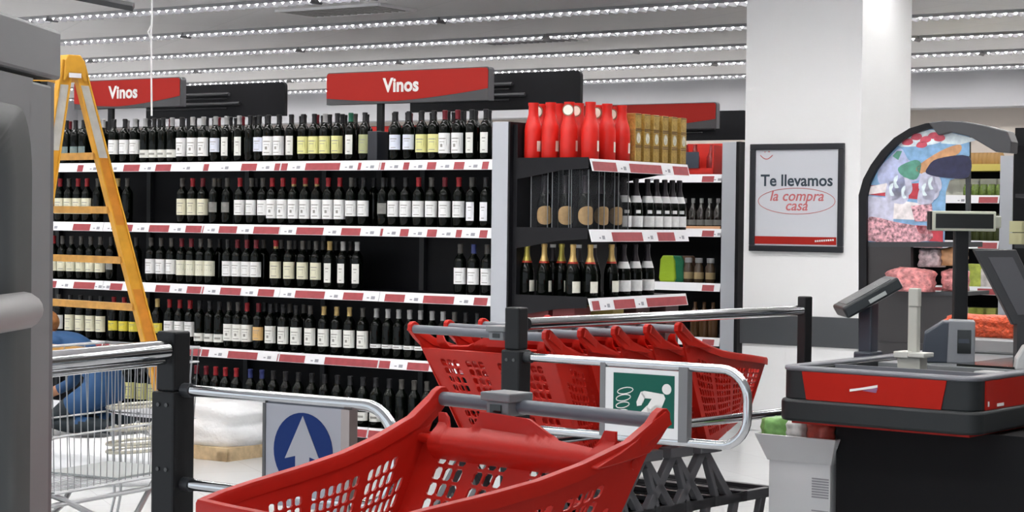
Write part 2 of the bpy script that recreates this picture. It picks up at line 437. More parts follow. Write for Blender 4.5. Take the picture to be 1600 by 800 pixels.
R4 = [(92,'white','grey'),(110,'cream','dark'),(126,'cream','dark'),(142,'cream','dark'),(158,'cream','dark'),(178,'bright','red'),(194,'bright','red'),(210,'bright','dark'),(228,'bright','gold'),(246,'bright','gold'),
 (265,'white','red'),(281,'white','red'),(297,'white','red'),(312,'low','dark'),(328,'low','dark'),(343,'low','dark'),(358,'wide','grey'),(371,'wide','grey'),(386,'wide','red'),(404,'tan','darkred'),
 (423,'wide','dark'),(443,'wide','dark'),(463,'wide','dark'),(485,'wide','grey'),(506,'wide','gold'),(526,'wide','gold'),(546,'wide','gold'),(567,'wide','grey'),
 (588,'band','silver'),(606,'band','silver'),(623,'band','silver'),(640,'band','silver'),(657,'band','silver'),(675,'band','silver'),(692,'band','silver'),(710,'band','grey'),(728,'none','dark'),(746,'none','dark')]
R5 = [(186,'yellow','dark'),(204,'yellow','dark'),(222,'yellow','dark'),(240,'yellow','dark'),(307,'white','darkred'),(322,'white','darkred'),(337,'white','red'),(352,'white','red'),(369,'white','red'),
 (391,'none','blue'),(409,'none','blue'),(427,'none','dark'),(446,'none','dark'),(466,'none','dark'),(487,'none','dark'),(507,'none','dark'),(527,'none','dark'),(547,'low','dark'),(567,'low','dark'),(587,'low','dark'),
 (608,'none','dark'),(627,'none','grey'),(647,'none','grey'),(667,'none','grey')]
for row, lst in enumerate([R1, R2, R3, R4, R5]):
    z = SZ[row]; v = -.045 if row == 4 else .055
    last = -99
    for (px, st, cp) in lst:
        u = u_of(px, v, z + .15)
        u = max(u, last + .0768); last = u
        bottle(u, v, z, st, cp, row)
# rows further back on the top shelf: only the necks show between the front ones
for q, v in enumerate((.145, .235)):
    px = 92 + 5*q; last = -99
    while px < 768:
        u = u_of(px, v, SZ[0] + .2)
        if not (abs(u - ub) < .10) and u > last + .077 and u < -.17:
            bottle(u, v, SZ[0], 'none', random.choice(['dark','dark','darkred','dark','silver','dark','grey']), 0, ['second row', 'third row'][q]); last = u
        px += 17 + (px - 90) * .007 if q == 0 else 34
# a few bottles standing deeper on the shelves below
for row, cols in ((1, (343, 402, 556, 584, 604, 740)), (2, (343, 412, 440, 462, 484, 505, 526, 548)), (3, (414, 433, 453, 475)), (4, ())):
    for px in cols:
        v = .15; u = u_of(px, v, SZ[row] + .2); bottle(u, v, SZ[row], 'none', random.choice(['dark','grey']), row, 'second row')
rows_n = ['top shelf', 'second shelf from top', 'third shelf from top', 'fourth shelf from top', 'bottom shelf']
grp = {}
for (row, st, where, u, cap, o) in BOT: grp.setdefault((row, st, where), []).append((u, cap, o))
for (row, st, where), l in grp.items():
    l.sort(key=lambda t: t[0])
    for i, (u, cap, o) in enumerate(l):
        c = 'red and gold' if cap == 'redgold' else cap
        if where: lab = f'dark bottle with {c} cap, {nth(i+1)} from left, {where} back, {rows_n[row]}'
        elif st == 'none': lab = f'unlabelled dark wine bottle, {c} cap, {nth(i+1)} such from left, {rows_n[row]}'
        elif len(l) == 1: lab = f'wine bottle with {COLN[st]} label and {c} cap on {rows_n[row]}'
        else: lab = f'{COLN[st]}-label wine bottle, {c} cap, {nth(i+1)} such from left, {rows_n[row]}'
        tag(o, lab, 'wine bottle', 'wine bottles on the ' + rows_n[row])

# ------------------------------------------------------------------ header signs
def sign_outline(W, H, r=.02):
    p = [(0, 0), (W, 0)]
    for k in range(5): a = R(90*k/4); p.append((W - r + r*math.cos(a), H - r + r*math.sin(a)))
    for k in range(5): a = R(90 + 90*k/4); p.append((r + r*math.cos(a), H - r + r*math.sin(a)))
    return p
def header_sign(u1, v, ztop, W, H, label, text=True, polez=1.6, pole_at=.33):
    t = empty('aisle_sign', G(u1 - W, v, ztop - H), GA); tag(t, label, 'sign', 'red aisle signs')
    MB().prism(sign_outline(W, H), 0, .05).build('sign_case', M_signedge, t)
    # red field with a curved lower edge over the grey field
    MB().prism([(x, z) for x, z in sign_outline(W - .008, H - .004)], -.003, .0, M=Matrix.Translation((.002, 0, .002))).build('grey_field', M_signgrey, t)
    low = [(x/20*W, H*(.20 - .14*math.sin(min(1, x/20/.45)*math.pi/2) + .30*max(0, (x/20 - .40)/.6)**1.5)) for x in range(21)]
    low = [(min(max(x, .004), W - .008), z) for x, z in low]
    top = [(x - 0, z) for x, z in sign_outline(W - .010, H - .006) if z > H/2]
    MB().prism(low + [(x + .003, z) for x, z in top], -.006, -.003).build('red_field', M_signred, t)
    if text: text_mesh('Vinos', .120, M_txtw, t, (W*.475, -.008, H*.53), bold=.004, spacing=1.02)
    MB().box(W*pole_at - .022, W*pole_at + .022, .015, .04, polez - (ztop - H), .01).build('pole', M_postm, t)
    return t
zt2 = 2.328
header_sign(u_of(765, .38, 2.3), .38, zt2, 1.27, .205, 'red Vinos sign on black pole above middle of the wine shelves')
header_sign(u_of(283, .38, 2.3), .38, 2.345, 1.03, .20, 'red Vinos sign partly behind the yellow ladder')
def sign_back(u1, v, ztop, W, label):
    t = empty('aisle_sign', G(u1 - W, v, ztop - .24), GA); tag(t, label, 'sign', 'black sign backs')
    MB().prism(sign_outline(W, .24, .03), 0, .03).build('sign_board', M_black, t)
    rb = MB()
    for z in (.165, .095):
        rb.tube([(.02, -.012, z), (W*.62 + (.1 if z < .1 else 0), -.012, z)], .014, 8)
        rb.tube([(.02, -.008, z - .03), (W*.60, -.008, z - .03)], .006, 6)
    rb.build('back_rib', mat('bar_dark', (.05,.05,.055), .35), t, smooth=True)  # horizontal ribs on the sign back, plain dark bars without lamps
    MB().box(W*.3, W*.3 + .04, .005, .03, -.75, .005).build('pole', M_postm, t)
sign_back(u_of(465, 1.3, 2.3), 1.16, 2.355, 1.35, 'black sign back with ribs, between the two Vinos signs')
sign_back(u_of(925, 1.3, 2.3), 1.16, 2.355, 1.35, 'black sign back with ribs, right of the middle Vinos sign')

# ------------------------------------------------------------------ second gondola, seen past the end
V2 = 3.3; UE2 = u_of(1155, V2, 1.5)
g2 = empty('spirits_gondola', G(UE2, V2), GA); tag(g2, 'black gondola with grey end upright left of the white pillar', 'shelving unit')
MB().box(-7, 0, .44, 1.55, 0, 1.75).build('back_panel', M_black, g2)
MB().box(-.13, -.015, -.03, .50, 0, 1.985).build('end_upright', M_ltgrey, g2, bevel=.004)
MB().box(-.015, .01, -.03, 1.55, 0, 1.985).build('end_panel', M_black, g2)
MB().box(-7, -.13, -.02, .44, 0, .12).build('base', M_dark, g2)
SZ2 = [1.745, 1.345, .945, .545, .15]
for i, z in enumerate(SZ2):
    a = u_of(1090, V2, z) - UE2; b = u_of(1118, V2, z) - UE2
    reds = [(a + .05, b)] + [(-7 + .3*k, -7 + .3*k + .12) for k in range(20)]
    shelf_part(g2, -7, -.135, z, .43, reds)
header_sign(u_of(1120, V2 + .8, 2.3), V2 + .8, 2.335, 1.27, .205, 'red aisle sign above gold boxes, left of the pillar', text=False)
sign_back(u_of(1168, 4.8, 2.2), 4.78, 2.31, 1.0, 'black sign back half hidden by the white pillar')
# third gondola carries the far signs
V3 = 6.6
g3 = empty('far_gondola', G(-.4, V3), GA); tag(g3, 'far black gondola under the distant red signs', 'shelving unit')
MB().box(-9, 0, 0, .9, 0, 1.78).build('carcass', M_black, g3)
for z in (1.72, 1.32, .92, .52, .14): shelf_part(g3, -9, 0, z, -.02, [(-9 + .35*k, -9 + .35*k + .16) for k in range(25)], -.40)
header_sign(u_of(665, V3 + .3, 2.3), V3 + .3, 2.375, 1.22, .19, 'distant red sign seen low right behind the middle Vinos sign', text=False)
header_sign(u_of(268, V3 + .3, 2.3), V3 + .3, 2.365, 1.5, .19, 'distant red sign strip behind the Vinos sign at the ladder', text=False)

def simple(mb, name, label, cat, mt, loc, rz=0, group=None, smooth=False, bevel=0):
    o = mb.build(name, mt, smooth=smooth, bevel=bevel); o.location = loc; o.rotation_euler = (0, 0, rz); tag(o, label, cat, group); return o

# products on the second gondola
def p2(px, v, z): return G(u_of(px, V2 + v, z + .1), V2 + v, z)
M_redcrate = mat('crate_red', (.62, .03, .02), .4)
o = empty('red_display_tray', p2(1094, .12, SZ2[0]), GA); tag(o, 'bright red display tray with a dark label on top shelf left of pillar', 'display tray')
tb = MB(); tb.box(-.17, .17, -.11, .12, 0, .012).box(-.17, .17, -.11, -.10, 0, .05).box(-.17, -.16, -.11, .12, 0, .22).box(.16, .17, -.11, .12, 0, .22).box(-.17, .17, .11, .12, 0, .24)
tb.build('tray', M_redcrate, o); MB().box(-.13, .05, -.118, -.112, .05, .17).build('dark_card', M_navy, o)
for k, px in enumerate((1072, 1086, 1112)):
    b = MB().lathe([(0, 0), (.036, 0), (.038, .01), (.038, .12), (.02, .16), (.014, .20), (.014, .215), (0, .216)], 12)
    simple(b, 'red_bottle', ['left', 'middle', 'right'][k] + ' small deep red bottle standing in the red display tray', 'bottle', mat('deep_red_glass', (.25, .02, .02), .2), p2(px, .12, SZ2[0] + .013), group='small red bottles', smooth=True)
for k in range(5):
    px = 1070 + 13*k
    b = MB().lathe([(0, 0), (.034, 0), (.036, .01), (.036, .13), (.02, .17), (.013, .20), (.013, .225), (0, .226)], 12)
    o = simple(b, 'spirit_bottle', f'small dark bottle with pale cap, {nth(k+1)} from left, second shelf beside the pillar', 'bottle', M_glassb, p2(px, .08, SZ2[1]), group='small bottles beside the pillar', smooth=True)
    MB().lathe([(.0145, .19), (.0145, .228), (0, .229)], 10).build('cap', mat('cap_silver', CAPC['silver'], .35), o, smooth=True)
    MB().lathe([(.0368, .03), (.0368, .07)], 8, a0=R(-170), a1=R(-10)).build('bottle_label', mat('label_dim', (.18,.18,.17), .6), o, smooth=True)
simple(MB().box(-.19, .19, -.006, .006, 0, .022), 'shelf_card', 'narrow orange and cream card strip across small dark bottles beside the pillar', 'card', mat('card_orange', (.70,.38,.20), .5), p2(1090, -.0, SZ2[1]+.0) + Vector((0, 0, .001)), GA)
bag_p = [(0,0),(.12,0),(.13,.03),(.12,.16),(.10,.20),(.02,.20),(0,.17),(-.01,.03)]
for k, (px, col, nm) in enumerate(((1031, (.42,.62,.04), 'lime green'), (1045, (.02,.20,.10), 'dark green'), (1060, (.14,.07,.04), 'brown'))):
    simple(MB().prism(bag_p, 0, .07), 'snack_bag', f'{nm} bag on the third shelf, right of the dark foil bottles', 'bag', mat('bag_' + nm.replace(' ', '_'), col, .35, bump=.4, scale=20), p2(px, .06 + .02*k, SZ2[2]), GA, group='bags beside the champagne', bevel=.01)
for k, px in enumerate((1076, 1092, 1110)):
    b = MB().lathe([(0, 0), (.036, 0), (.038, .01), (.038, .12), (.025, .14), (.025, .15), (0, .151)], 12)
    o = simple(b, 'coffee_jar', f'dark jar with pale cap, {nth(k+1)} from left, third shelf beside the pillar', 'jar', mat('jar_brown', (.05,.03,.015), .2), p2(px, .08, SZ2[2]), group='jars beside the pillar', smooth=True)
    MB().lathe([(.028, .15), (.028, .185), (0, .186)], 12).build('lid', mat('cap_silver', CAPC['silver'], .35), o, smooth=True)
    MB().lathe([(.0388, .03), (.0388, .08)], 8, a0=R(-160), a1=R(-20)).build('jar_label', mat('label_tan2', (.32,.24,.12), .6), o, smooth=True)
for k, px in enumerate((1086, 1100, 1114)):
    b = MB().lathe([(0, 0), (.036, 0), (.038, .01), (.038, .16), (.025, .2), (.014, .22), (.014, .26), (0, .261)], 12)
    o = simple(b, 'brown_bottle', f'brown bottle, {nth(k+1)} from left, fourth shelf just above the red carts', 'bottle', mat('jar_brown2', (.09,.045,.02), .2), p2(px, .08, SZ2[3]), group='brown bottles above the carts', smooth=True)

# ------------------------------------------------------------------ end display of the first gondola
ED = .513; EW = 1.14
SZE = [1.745, 1.345, .955, .55, .15]
ec = empty('end_display', G0, GA); tag(ec, 'black end display of shelves at the right end of the wine gondola', 'shelving unit')
MB().box(.001, .03, 0, EW, 0, 1.95).build('back_panel', M_black, ec)
MB().box(.03, ED - .03, 0.02, EW - .02, 0, .11).build('base', M_dark, ec)
for i, z in enumerate(SZE):
    s = MB().box(.03, ED, .002, EW - .002, z - .035, z).build('shelf', M_black, ec)
    MB().prism([(.03, z - .11), (.10, z - .10), (.32, z - .062), (ED, z - .05), (ED, z + .012), (.03, z + .012)], -.004, .002).build('bracket', M_black, s)
    MB().prism([(.03, z - .11), (.10, z - .10), (.32, z - .062), (ED, z - .05), (ED, z - .036), (.03, z - .036)], EW - .006, EW).build('bracket', M_black, s)
    segs = {0: [(.01, .27), (.42, .80), (.94, 1.13)], 1: [(.23, .58), (.76, .97)], 2: [(.02, .10), (.26, .50), (.64, 1.13)]}.get(i, [(.1, .3), (.5, .8)])
    st = strip_mesh(0, EW, segs, .07).build('price_strip', [M_strip, M_tagred, M_tagtxt], s)
    st.location = (ED, 0, z); st.rotation_euler = (0, 0, R(90))
def pe(px, depth_in, z):          # stands depth_in behind the right-facing rail
    u = ED - depth_in; lo, hi = 0.0, 2.0
    for _ in range(40):
        m = (lo + hi)/2
        if proj(G(u, m, z))[0] < px: lo = m
        else: hi = m
    return u, lo
def ps(px, vin, z): return u_of(px, vin, z), vin
# red sleeved bottles
SL = [(0,0),(.048,0),(.0515,.006),(.0515,.175),(.048,.20),(.038,.232),(.0295,.265),(.028,.312),(.031,.316),(.031,.332),(0,.333)]
M_sleeve = MB().lathe(SL, 18).mesh('sleeved_bottle', mat('sleeve_red', (.66, .018, .012), .33, noise=.06, scale=14), True)
def sleeve(u, v, label, badge):
    o = link('sleeved_bottle', M_sleeve); o.location = G(u, v, SZE[0]); o.rotation_euler = (0, 0, GA + R(random.uniform(-10, 25)))
    tag(o, label, 'bottle', 'red sleeved bottles')
    MB().lathe([(.0521, .05), (.0521, .11)], 3, a0=R(-30), a1=R(0)).build('seam_label', mat('seam_cream', (.80,.70,.62), .5), o, smooth=True)
    if badge:
        M = Matrix.Translation((0, -.034, .285)) @ Matrix.Rotation(R(90), 4, 'X')
        b = MB(); n = 16
        b.prism([(.034*math.cos(2*math.pi*k/n), .034*math.sin(2*math.pi*k/n)) for k in range(n)], 0, .004, 'z', 0, M)
        b.prism([(.028*math.cos(2*math.pi*k/n), .028*math.sin(2*math.pi*k/n)) for k in range(n)], .004, .005, 'z', 1, M)
        b.tube([M @ Vector((0, .02, 0)), (0, -.01, .333)], .002, 5)
        b.build('round_tag', [mat('tag_rim', (.25,.16,.10), .5), mat('tag_cream', (.85,.80,.70), .5)], o)
    return o
fr = [(833, .08), (860, .085), (889, .09)]
for k, (px, vv) in enumerate(fr):
    u, v = ps(px, vv, SZE[0] + .1); sleeve(u, v, f'red sleeved bottle, {nth(k+1)} from left along the front edge of the display', k == 2)
for k, px in enumerate((922, 948, 971)):
    u, v = pe(px, .075, SZE[0] + .1); v = max(v, .09 + .105*k)
    sleeve(u, v, ['wide red sleeved bottle at the rail corner, nearest of all', 'red sleeved bottle second from the gold boxes', 'red sleeved bottle touching the gold boxes'][k], False)
for k, (u, v) in enumerate((ps(846, .195, 1.9), ps(874, .20, 1.9), ps(904, .21, 1.9), pe(936, .185, 1.9), pe(961, .185, 1.9))):
    sleeve(u, v, f'red sleeved bottle half hidden in the back row, {nth(k+1)} from left', k in (0, 2, 3, 4))
# gold gift boxes
M_goldw = mat('gift_window', (.62, .60, .50), .3, noise=.3, scale=40)
gb = None
lv = ['bottom', 'middle', 'top']
for c in range(6):
    px = 987 + 14.2*c
    u, v0 = pe(px, .055, SZE[0] + .1)
    for t in range(3):
        if gb is None:
            gb = o = empty('gift_box', (0, 0, 0))
            MB().box(-.045, .045, -.0345, .0345, 0, .096).build('carton', M_gold, o, bevel=.003)
            w_ = MB(); n = 14
            w_.prism([(.022*math.cos(2*math.pi*k/n), .048 + .032*math.sin(2*math.pi*k/n)) for k in range(n)], .0455, .0465, 'x')
            w_.build('oval_panel', M_gold, o)
            for z_ in (.086, .001): MB().box(.0452, .0462, -.034, .034, z_, z_ + .008).build('brown_edge', mat('gift_brown', (.20,.11,.03), .5), o)
        else: o = dup(gb, (0, 0, 0), 0)
        if t == 1:
            for ch in o.children:
                if ch.name.startswith('oval_panel'):
                    ch.data = ch.data.copy(); ch.data.materials.clear(); ch.data.materials.append(M_goldw)
        o.location = G(u, .61 + .0725*c if False else v0, SZE[0] + .0965*t); o.rotation_euler = (0, 0, GA)
        tag(o, f'gold gift box, {lv[t]} of its stack, in the {nth(c+1)} stack from left', 'gift box', 'gold gift boxes')
# boxed bottles on the second shelf
CH = [(0,0),(.042,0),(.044,.006),(.044,.13),(.040,.16),(.028,.20),(.018,.235),(.0155,.25),(.0150,.285),(.0170,.288),(.0170,.305),(0,.306)]
M_champ = MB().lathe(CH, 18).mesh('champagne_bottle', M_glass, True)
def foil(c, o, z0=.205, top=.309):
    k = ('foil', c, z0)
    if k not in _cache:
        m = MB().lathe([(.0272, z0), (.0188, z0 + .03), (.0162, .25), (.0156, .285), (.0178, .288), (.0178, .306), (.012, .309), (0, .309)], 14)
        _cache[k] = m.mesh('foil', mat('foil_' + c, {'gold': (.62,.43,.16), 'dark': (.03,.025,.03), 'yellow': (.55,.48,.10)}[c], .32, metal=.5), True)
    link('foil', _cache[k], o)
def ring(c, o, z0, z1, r0, r1):
    k = ('ring', c, z0)
    if k not in _cache: _cache[k] = MB().lathe([(r0 + .0012, z0), (r1 + .0012, z1)], 14).mesh('collar', mat('collar_' + c, {'red': (.45,.03,.01), 'white': (.78,.78,.78)}[c], .5), True)
    link('collar', _cache[k], o)
def clabel(o, z0, z1, ha, col, nm, rot=0):
    k = ('cl', nm, z0, ha)
    if k not in _cache: _cache[k] = MB().lathe([(.0447, z0), (.0447, z1)], 10, a0=R(-90 - ha), a1=R(-90 + ha)).mesh('bottle_label', mat('clabel_' + nm, col, .5, noise=.08, scale=40), True)
    l = link('bottle_label', _cache[k], o); l.rotation_euler = (0, 0, rot); return l
def champ(u, v, z, label, group, f='gold', rz=0):
    o = link('champagne_bottle', M_champ); o.location = G(u, v, z); o.rotation_euler = (0, 0, rz); tag(o, label, 'bottle', group)
    foil(f, o); return o
M_case = mat('case_smoke', (.06, .062, .07), .25, spec=.25, alpha=.10)
M_case2 = mat('case_edge', (.16, .17, .18), .3)
cs = [(851, .09), (884, .10)]
allc = [ps(px, v, SZE[1] + .1) for px, v in cs] + [pe(915, .09, SZE[1] + .1), (ED - .09, .24), (ED - .09, .40)]
u5, v5 = pe(934, .09, SZE[1] + .1); u6, v6 = pe(956, .09, SZE[1] + .1)
allc = [ps(851, .085, SZE[1] + .1), ps(884, .085, SZE[1] + .1), (ED - .07, .08), (ED - .07, max(v5, .215)), (ED - .07, max(v6, .345))]
for k, (u, v) in enumerate(allc):
    o = champ(u, v, SZE[1] + .004, f'champagne bottle with gold-tan oval label inside clear case, {nth(k+1)} from left', 'boxed champagne', 'dark', R(20 if k > 1 else 5))
    k2_ = 'ovl'
    if k2_ not in _cache:
        m2 = MB(); n2 = 14; vs2 = []
        for q2 in range(n2 + 1):
            tt2 = -1 + 2*q2/n2; hh2 = .054*math.sqrt(max(.02, 1 - tt2*tt2*.92)); an2 = R(-90 + 80*tt2)
            vs2 += [(.0448*math.cos(an2), .0448*math.sin(an2), .078 - hh2), (.0448*math.cos(an2), .0448*math.sin(an2), .078 + hh2)]
        m2.add(vs2, [(2*q2, 2*q2 + 2, 2*q2 + 3, 2*q2 + 1) for q2 in range(n2)])
        _cache[k2_] = m2.mesh('bottle_label', mat('label_tan_oval', (.50, .32, .14), .5, noise=.15, scale=40), True)
    link('bottle_label', _cache[k2_], o)
    c_ = empty('bottle_case', G(u, v, SZE[1]), GA); tag(c_, f'smoky clear gift case around the {nth(k+1)} tan-label champagne from left', 'case', 'clear gift cases')
    m = MB(); a = .057
    m.box(-a, a, -a, -a + .002, .003, .345).box(-a, a, a - .002, a, .003, .345).box(-a, -a + .002, -a, a, .003, .345).box(a - .002, a, -a, a, .003, .345)
    m.build('clear_wall', M_case, c_)
    e = MB().box(-a, a, -a, a, 0, .003)
    for sx in (-1, 1):
        for sy in (-1, 1): e.box(sx*a - .002, sx*a + .002, sy*a - .002, sy*a + .002, 0, .345)
    e.build('case_edges', M_case2, c_)
for k, px in enumerate((975, 993, 1011, 1025, 1038, 1050, 1061)):
    u, v = pe(px, .07 if k != 4 else .07, SZE[1] + .1)
    if k > 2: u, v = pe(px, .06, SZE[1] + .1)
    o = champ(u, v, SZE[1], f'black-necked sparkling bottle with white collar, {nth(k+1)} from left, second shelf', 'white-collared sparkling bottles', 'dark', R(35))
    ring('white', o, .165, .205, .0385, .027)
    clabel(o, .02, .085, 62, (.82,.82,.82), 'w1', R(-15)); clabel(o, .10, .12, 20, (.7,.7,.7), 'w1s', R(-15))
# third shelf
L3 = [('s', 823, 'yellow'), ('s', 850, 'gold'), ('s', 877, 'yellow'), ('s', 895, 'gold'), ('e', 922, 'gold'), ('e', 955, 'gold')]
usedn = 0
for k, (kd, px, f) in enumerate(L3):
    vv = .08 if k != 2 else .18
    u, v = ps(px, vv, SZE[2] + .1) if kd == 's' else pe(px, .07, SZE[2] + .1)
    o = champ(u, v, SZE[2], f'green-black champagne bottle with {f} foil, {nth(k+1)} from left, third shelf', 'foil-topped champagne', f, R(25))
    ring('red', o, .196, .207, .0295, .0262)
    clabel(o, .03, .095, 45, (.82,.80,.70), 'w2', R([40, 55, 40, 15, 20, 25][k]))
for k, px in enumerate((974, 992, 1011)):
    u, v = pe(px, .07, SZE[2] + .1)
    o = champ(u, v, SZE[2], f'dark-foiled sparkling bottle with white collar, {nth(k+1)} from left, third shelf', 'dark-foil sparkling bottles', 'dark', R(30))
    ring('white', o, .165, .205, .0385, .027); clabel(o, .03, .095, 70, (.82,.82,.82), 'w1', R(-5))
for k, (u, v) in enumerate(((.16, .19), (.33, .20), (.36, .32))):
    o = champ(u, v, SZE[2], f'sparkling bottle with pale tag in the shadowed back row, {nth(k+1)} from left', 'back row champagne', 'dark', R(10)); ring('white', o, .285, .304, .0165, .0172)
# fourth shelf: low cartons
for k, (kd, px, wd, col, nm) in enumerate((('s', 848, .19, (.16,.02,.02), 'maroon'), ('s', 893, .15, (.17,.02,.02), 'maroon'), ('e', 945, .13, (.36,.27,.07), 'gold'), ('e', 984, .16, (.08,.03,.03), 'dark brown'), ('e', 1030, .16, (.07,.035,.03), 'dark brown'))):
    u, v = ps(px, .12, SZE[3] + .2) if kd == 's' else pe(px, .11, SZE[3] + .2)
    bx = empty('wine_carton', G(u, v, SZE[3]), GA); tag(bx, f'{nm} bottle carton, {nth(k+1)} from left, on shelf just above the chrome rail', 'carton', 'bottle cartons')
    MB().box(-wd/2 if kd == 's' else -.09, wd/2 if kd == 's' else .09, -.09 if kd == 's' else -wd/2, .09 if kd == 's' else wd/2, 0, .355).build('carton_body', mat('carton_' + nm.replace(' ', '_'), col, .5), bx, bevel=.004)
    MB().box(-.03, .03, -.0925, -.0905, .20, .26).build('carton_print', mat('carton_print', (.30,.12,.08), .5), bx)

# ------------------------------------------------------------------ barrier posts and rails
def post(loc, rz, h, w, label, hs=.30):
    t = empty('barrier_post', loc, rz); tag(t, label, 'post', 'black barrier posts')
    a = w/2
    MB().box(-a, a, -a, a, 0, h - hs).build('post_sleeve', M_postm, t, bevel=.006)
    b = a*.78
    MB().box(-b, b, -b, b, h - hs, h).build('post_top', M_postm, t, bevel=.005)
    MB().box(-a - .03, a + .03, -a - .03, a + .03, 0, .012).build('foot_plate', M_dark, t, bevel=.002)
    s = MB()
    for z in (h - hs - .03, h - hs - .18): s.tube([(-.012, -a - .003, z), (-.012, -a + .001, z)], .005, 8); s.tube([(.014, -a - .003, z), (.014, -a + .001, z)], .005, 8)
    s.build('screws', mat('screw_grey', (.10,.10,.10), .4, metal=.5), t)
    return t
P1 = Vector((-.788, 4.48, 0)); P2 = Vector((.016, 5.90, 0)); P3 = Vector((1.083, 7.08, 0))
post(P1, GA, at(272, 517, 4.48).z, .072, 'nearest black barrier post, beside the arrow gate', .14)
post(P2, GA, at(808, 480, 5.9).z, .068, 'middle black barrier post, behind the front cart', .13)
post(P3, R(40), at(1259, 463, 7.08).z, .052, 'far black barrier post behind the checkout counter', .5)
def rail(pts, r, name, label, mt=M_chrome, group='chrome barrier rails'):
    o = MB().tube(pts, r, 14).build(name, mt, smooth=True); tag(o, label, 'rail', group); return o
def lerp(a, b, t): return a + (b - a)*t
zr1 = 1.078
d23 = (P3 - P2).normalized()
rail([P2 + d23*.05 + Vector((0,0,zr1)), P3 - d23*.03 + Vector((0,0,zr1))], .019, 'barrier_rail', 'upper chrome rail running from middle post to far post')
rail([P2 + d23*.05 + Vector((0,0,.71)), P3 - d23*.03 + Vector((0,0,.71))], .017, 'barrier_rail', 'lower chrome rail passing in front of the red cart row')
d01 = Vector((.40, .91, 0)).normalized()
Pn = P1 - d01*2.1
for z, r, lb in ((at(260, 547, 4.45).z, .024, 'thick chrome rail reaching the nearest post from lower left'), (at(260, 563, 4.45).z, .010, 'thin chrome rail just under the thick one by the nearest post')):
    rail([Pn + Vector((0,0,z)), P1 - d01*.04 + Vector((0,0,z))], r, 'barrier_rail', lb)
rail([Pn + Vector((.03,0,.34)), P1 - d01*.04 + Vector((0,0,.34))], .017, 'barrier_rail', 'low chrome rail of the barrier left of the nearest post')

def gate_arm(P, L, zt_, zb_, r, nm, label, sign):
    t = empty(nm, P, GA + R(-1)); tag(t, label, 'gate', 'chrome gate arms')
    pts = [(.03, 0, zt_)]; n = 7; rc = .085
    pts += [(L - rc, 0, zt_)] + [(L - rc + rc*math.sin(R(90*k/n)), 0, zt_ - rc + rc*math.cos(R(90*k/n))) for k in range(1, n+1)]
    pts += [(L - rc + rc*math.cos(R(90*k/n)), 0, zb_ + rc - rc*math.sin(R(90*k/n))) for k in range(0, n+1)] + [(.03, 0, zb_)]
    MB().tube(pts, r, 14).build('arm_tube', M_chrome, t, smooth=True)
    for z in (zt_, zb_): MB().tube([(.035, 0, z), (.06, 0, z)], r*1.25, 12).build('hinge_collar', M_dark, t, smooth=True)
    return t
# arrow gate
za = at(296, 610, 4.45).z; zb = at(296, 757, 4.45).z
ag = gate_arm(P1, .66, za, zb, .0135, 'barrier_gate', 'chrome gate arm carrying the blue arrow sign', None)
def on_arm(P, px, z):
    lo, hi = 0, 2.0; ax = Vector((math.cos(GA - R(1)), math.sin(GA - R(1)), 0))
    for _ in range(40):
        m = (lo+hi)/2
        if proj(P + ax*m + Vector((0,0,z)))[0] < px: lo = m
        else: hi = m
    return lo
x0 = on_arm(P1, 420, .8); x1 = on_arm(P1, 539, .8); xr = on_arm(P1, 552, .8)
sg = MB()
zt_ = za - .012
MB().box(x0, x1, -.012, -.004, zb - .02, zt_).build('sign_plate', M_signpl, ag, bevel=.001)
MB().box(x0 - .008, x0, -.014, .008, zb - .02, zt_).build('sign_edge', mat('sign_edge_dark', (.12,.12,.12), .4), ag)
MB().box(x1, xr, -.016, .012, zb - .02, zt_).build('sign_bracket', mat('bracket_steel', (.42,.36,.34), .3, metal=.6), ag)
xc = (x0 + x1)/2; wS = x1 - x0; rd = wS*.385
pc = proj(P1 + E1*xc + Vector((0, 0, .8)))
zc = at(478, 704, (P1 + E1*xc).y).z
n = 40
MB().prism([(xc + rd*math.cos(2*math.pi*k/n), zc + rd*math.sin(2*math.pi*k/n)) for k in range(n)], -.0135, -.012).build('blue_disc', M_blue, ag)
aw = rd*.60; at_ = rd*.92; ab = -rd*.22; sw = rd*.24
MB().prism([(xc, zc + at_), (xc + aw, zc + ab), (xc + sw, zc + ab + rd*.09), (xc + sw, zc - rd*.86), (xc - sw, zc - rd*.86), (xc - sw, zc + ab + rd*.09), (xc - aw, zc + ab)][::-1], -.0148, -.0135).build('arrow', M_signpl, ag)

# exit gate
za2 = at(832, 559, 5.88).z; zb2 = at(832, 672, 5.88).z
za2 = .979; zb2 = .760
xe = on_arm(P2, 1168, .88)
eg = gate_arm(P2, xe, za2, zb2, .0135, 'barrier_gate', 'chrome gate arm carrying the green exit sign', None)
y0 = on_arm(P2, 949, .88); y1 = on_arm(P2, 1064, .88); yb = on_arm(P2, 1078, .88); ya = on_arm(P2, 941, .88)
MB().box(y0, y1, -.012, -.004, zb2 - .0, za2 - .014).build('sign_paper', M_white, eg)
MB().box(ya, y0, -.014, .008, zb2, za2).build('left_bracket', mat('bracket_grey', (.20,.20,.21), .4), eg)
MB().box(y1, yb, -.016, .012, zb2 - .0, za2).build('right_bracket', mat('bracket_grey'," "if 0 else (.20,.20,.21), .4), eg)
gx0 = on_arm(P2, 962, .88); gx1 = on_arm(P2, 1057, .88)
gzt = za2 - .028; gzb = zb2 + .038
MB().box(gx0, gx1, -.0135, -.012, gzb, gzt).build('green_field', M_green, eg)
W_ = gx1 - gx0; H_ = gzt - gzb
def gp(a, b): return (gx0 + W_*a, gzt - H_*b)
fig = MB(); yf = (-.0150, -.0135)
def blob(pts):
    pp = [gp(a, b) for a, b in pts]
    fig.prism(pp[::-1], yf[0], yf[1])
n = 16; hc = gp(.88, .26)
